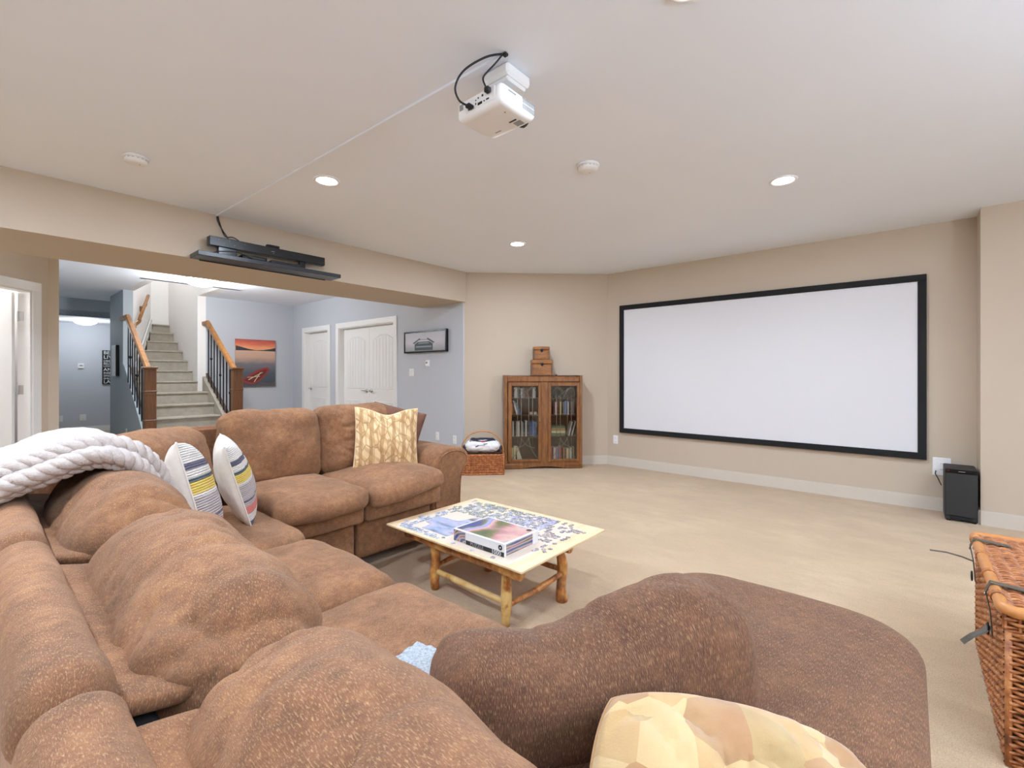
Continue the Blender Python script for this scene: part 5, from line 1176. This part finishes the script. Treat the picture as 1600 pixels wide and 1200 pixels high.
for poly in ([(.30, .15), (.66, .31), (.67, .30), (.31, .135)], [(.44, .10), (.60, .30), (.62, .295), (.46, .095)], [(.28, .20), (.60, .22), (.60, .21), (.28, .19)]): pz(poly, 'print_pale', 'oar_print', 9.5612)
pz([(0, 0), (1, 0), (1, .10), (.8, .06), (.62, .1), (.5, .03), (.3, .02), (.1, .08), (0, .06)], 'print_stone', 'shore_print', 9.5624)
# pier picture on the closet wall (faces -X)
pc = thing('framed_picture', 'long black framed grey picture of a pier beside the double door', 'picture', (XC, 5.33, 1.54))
py0, py1, pz0_, pz1_ = 4.85, 5.805, 1.543, 1.86
for b in ((py0, py1, pz1_ - .022, pz1_), (py0, py1, pz0_, pz0_ + .022), (py0, py0 + .022, pz0_ + .022, pz1_ - .022), (py1 - .022, py1, pz0_ + .022, pz1_ - .022)): MB().bbox(XC - .045, XC - .001, *b, b=.002).build('frame_bar', 'gloss_black', pc)
t = NT('mist_print'); c = t.n('ShaderNodeTexCoord'); sp = t.n('ShaderNodeSeparateXYZ'); t.l(c.outputs['Generated'], sp.inputs[0]); nz = t.noise(t.coord('Generated', (1, 3, 2)), 1.5, 4)
t.set(t.ramp(t.math('ADD', sp.outputs[2], t.math('MULTIPLY', nz, .25)), [(.1, srgb(150, 152, 158)), (.35, srgb(172, 172, 178)), (.6, srgb(196, 194, 200)), (1, srgb(186, 188, 196))]), .5)
MB().box(XC - .036, XC - .030, py0 + .02, py1 - .02, pz0_ + .02, pz1_ - .02).build('print', 'mist_print', pc)
def qz(poly, m, nm, xx): MB().prism([(py1 - .022 - u * (py1 - py0 - .044), pz0_ + .022 + v * (pz1_ - pz0_ - .044)) for u, v in poly], xx, XC - .0362, 'x').build(nm, m, pc)
plain('print_slate', (74, 82, 88), .6); plain('print_grey', (150, 154, 158), .6)
qz([(.25, .04), (.70, .04), (.70, .38), (.62, .5), (.33, .5), (.25, .38)], 'print_slate', 'hut_print', XC - .0366)
qz([(.20, .44), (.24, .40), (.36, .60), (.58, .60), (.71, .40), (.75, .44), (.57, .70), (.56, .62), (.40, .62), (.38, .70)], 'print_slate', 'roof_print', XC - .0368)
qz([(.28, .20), (.67, .20), (.67, .27), (.28, .27)], 'print_grey', 'plank_print', XC - .0372); qz([(.34, .40), (.61, .40), (.60, .45), (.35, .45)], 'print_grey', 'plank_print', XC - .0372); qz([(0, .0), (1, .0), (1, .05), (0, .03)], 'print_grey', 'water_print', XC - .0365)
# canvas seen edge-on on the hall wall
o = thing('canvas_picture', 'narrow canvas seen edge-on at the corner of the hall', 'picture', (1.62, 10.27, 1.19)); MB().bbox(1.59, 1.639, 10.10, 10.43, 1.195, 1.72, b=.002).build('canvas', 'gloss_black', o); MB().box(1.588, 1.5905, 10.102, 10.428, 1.197, 1.718).build('print', 'plastic_white', o)
# word sign at the end of the hall
sg = thing('word_sign', 'dark sign with white stacked words at the end of the hall', 'sign', (2.07, 13.28, 1.01))
MB().bbox(1.868, 2.27, 13.262, 13.298, 1.01, 1.745, b=.003).build('board', 'plastic_black', sg)
for s, z, sz in (('BE', 1.69, .10), ('LIVE', 1.595, .11), ('DREAM', 1.51, .06), ('BELIEVE', 1.455, .06), ('LOVE', 1.40, .055), ('AND', 1.325, .095), ('INSPIRE', 1.25, .065), ('SING', 1.19, .055), ('SMILE', 1.13, .055), ('LAUGH', 1.06, .10)):
    text_obj('lettering', s, sz, 'plastic_white', Matrix.Translation((1.885, 13.2605, z)) @ Matrix.Rotation(R(90), 4, 'X'), sg, .0006, 'LEFT')
def plate(name, label, cat, M, w=.07, h=.115, kind='outlet'):
    """plate on plane y=0 facing -y"""
    o = thing(name, label, cat, tuple(M @ Vector((0, 0, 0)))); 
    MB().bbox(-w / 2, w / 2, -.007, -.0005, -h / 2, h / 2, b=.003, M=M).build('cover_plate', 'plastic_white', o)
    if kind == 'outlet':
        for z in (-.026, .026):
            s = MB().bbox(-.017, .017, -.0095, -.006, z - .015, z + .015, b=.003, M=M).build('socket', 'plastic_white', o)
            for x in (-.006, .006): MB().box(x - .0012, x + .0012, -.0102, -.009, z - .004, z + .006, M=M).build('slot', 'plastic_black', s)
    elif kind == 'switch':
        for k in range(2): MB().bbox(-w / 2 + .012 + k * .044, -w / 2 + .012 + k * .044 + .032, -.011, -.006, -.034, .034, b=.003, M=M).build('rocker', 'plastic_white', o)
    else:
        MB().bbox(-w / 2 + .01, w / 2 - .01, -.03, -.006, -h / 2 + .01, h / 2 - .01, b=.005, M=M).build('housing', 'plastic_white', o); MB().box(-w / 4, w / 4, -.0312, -.0295, 0, h / 4, M=M).build('display', 'plastic_grey', o)
def mX(y, z, X=XC): return Matrix.Translation((X, y, z)) @ Matrix.Rotation(R(-90), 4, 'Z')
def mY(x, z, Y): return Matrix.Translation((x, Y, z))
plate('wall_switch', 'white double wall switch beside the double closet door', 'switch', mX(5.67, 1.256), .115, .115, 'switch')
plate('thermostat', 'small white thermostat under the pier picture', 'thermostat', mX(5.29, 1.384), .085, .10, 'box')
plate('wall_outlet', 'white wall outlet behind the arm of the far sofa, left one', 'outlet', mX(5.08, .355)); plate('wall_outlet', 'white wall outlet nearest the laundry basket', 'outlet', mX(4.72, .337))
plate('wall_outlet', 'white wall outlet below the left corner of the projection screen', 'outlet', mX(3.03, .345, XS)); plate('wall_outlet', 'large white outlet plate behind the subwoofer', 'outlet', mX(-.215, .40, XS), .125, .16)
plate('wall_outlet', 'white outlet at the end of the hall, left one', 'outlet', mY(1.21, .31, 13.3), .09, .12); plate('wall_outlet', 'white outlet at the end of the hall, right one', 'outlet', mY(1.56, .31, 13.3), .10, .13)
plate('hall_thermostat', 'small white wall box on the hall end wall', 'thermostat', mY(1.53, 1.395, 13.3), .10, .11, 'box'); plate('wall_outlet', 'slim white plate low on the grey hall wall', 'outlet', mX(9.55, .30, 1.64), .07, .115)
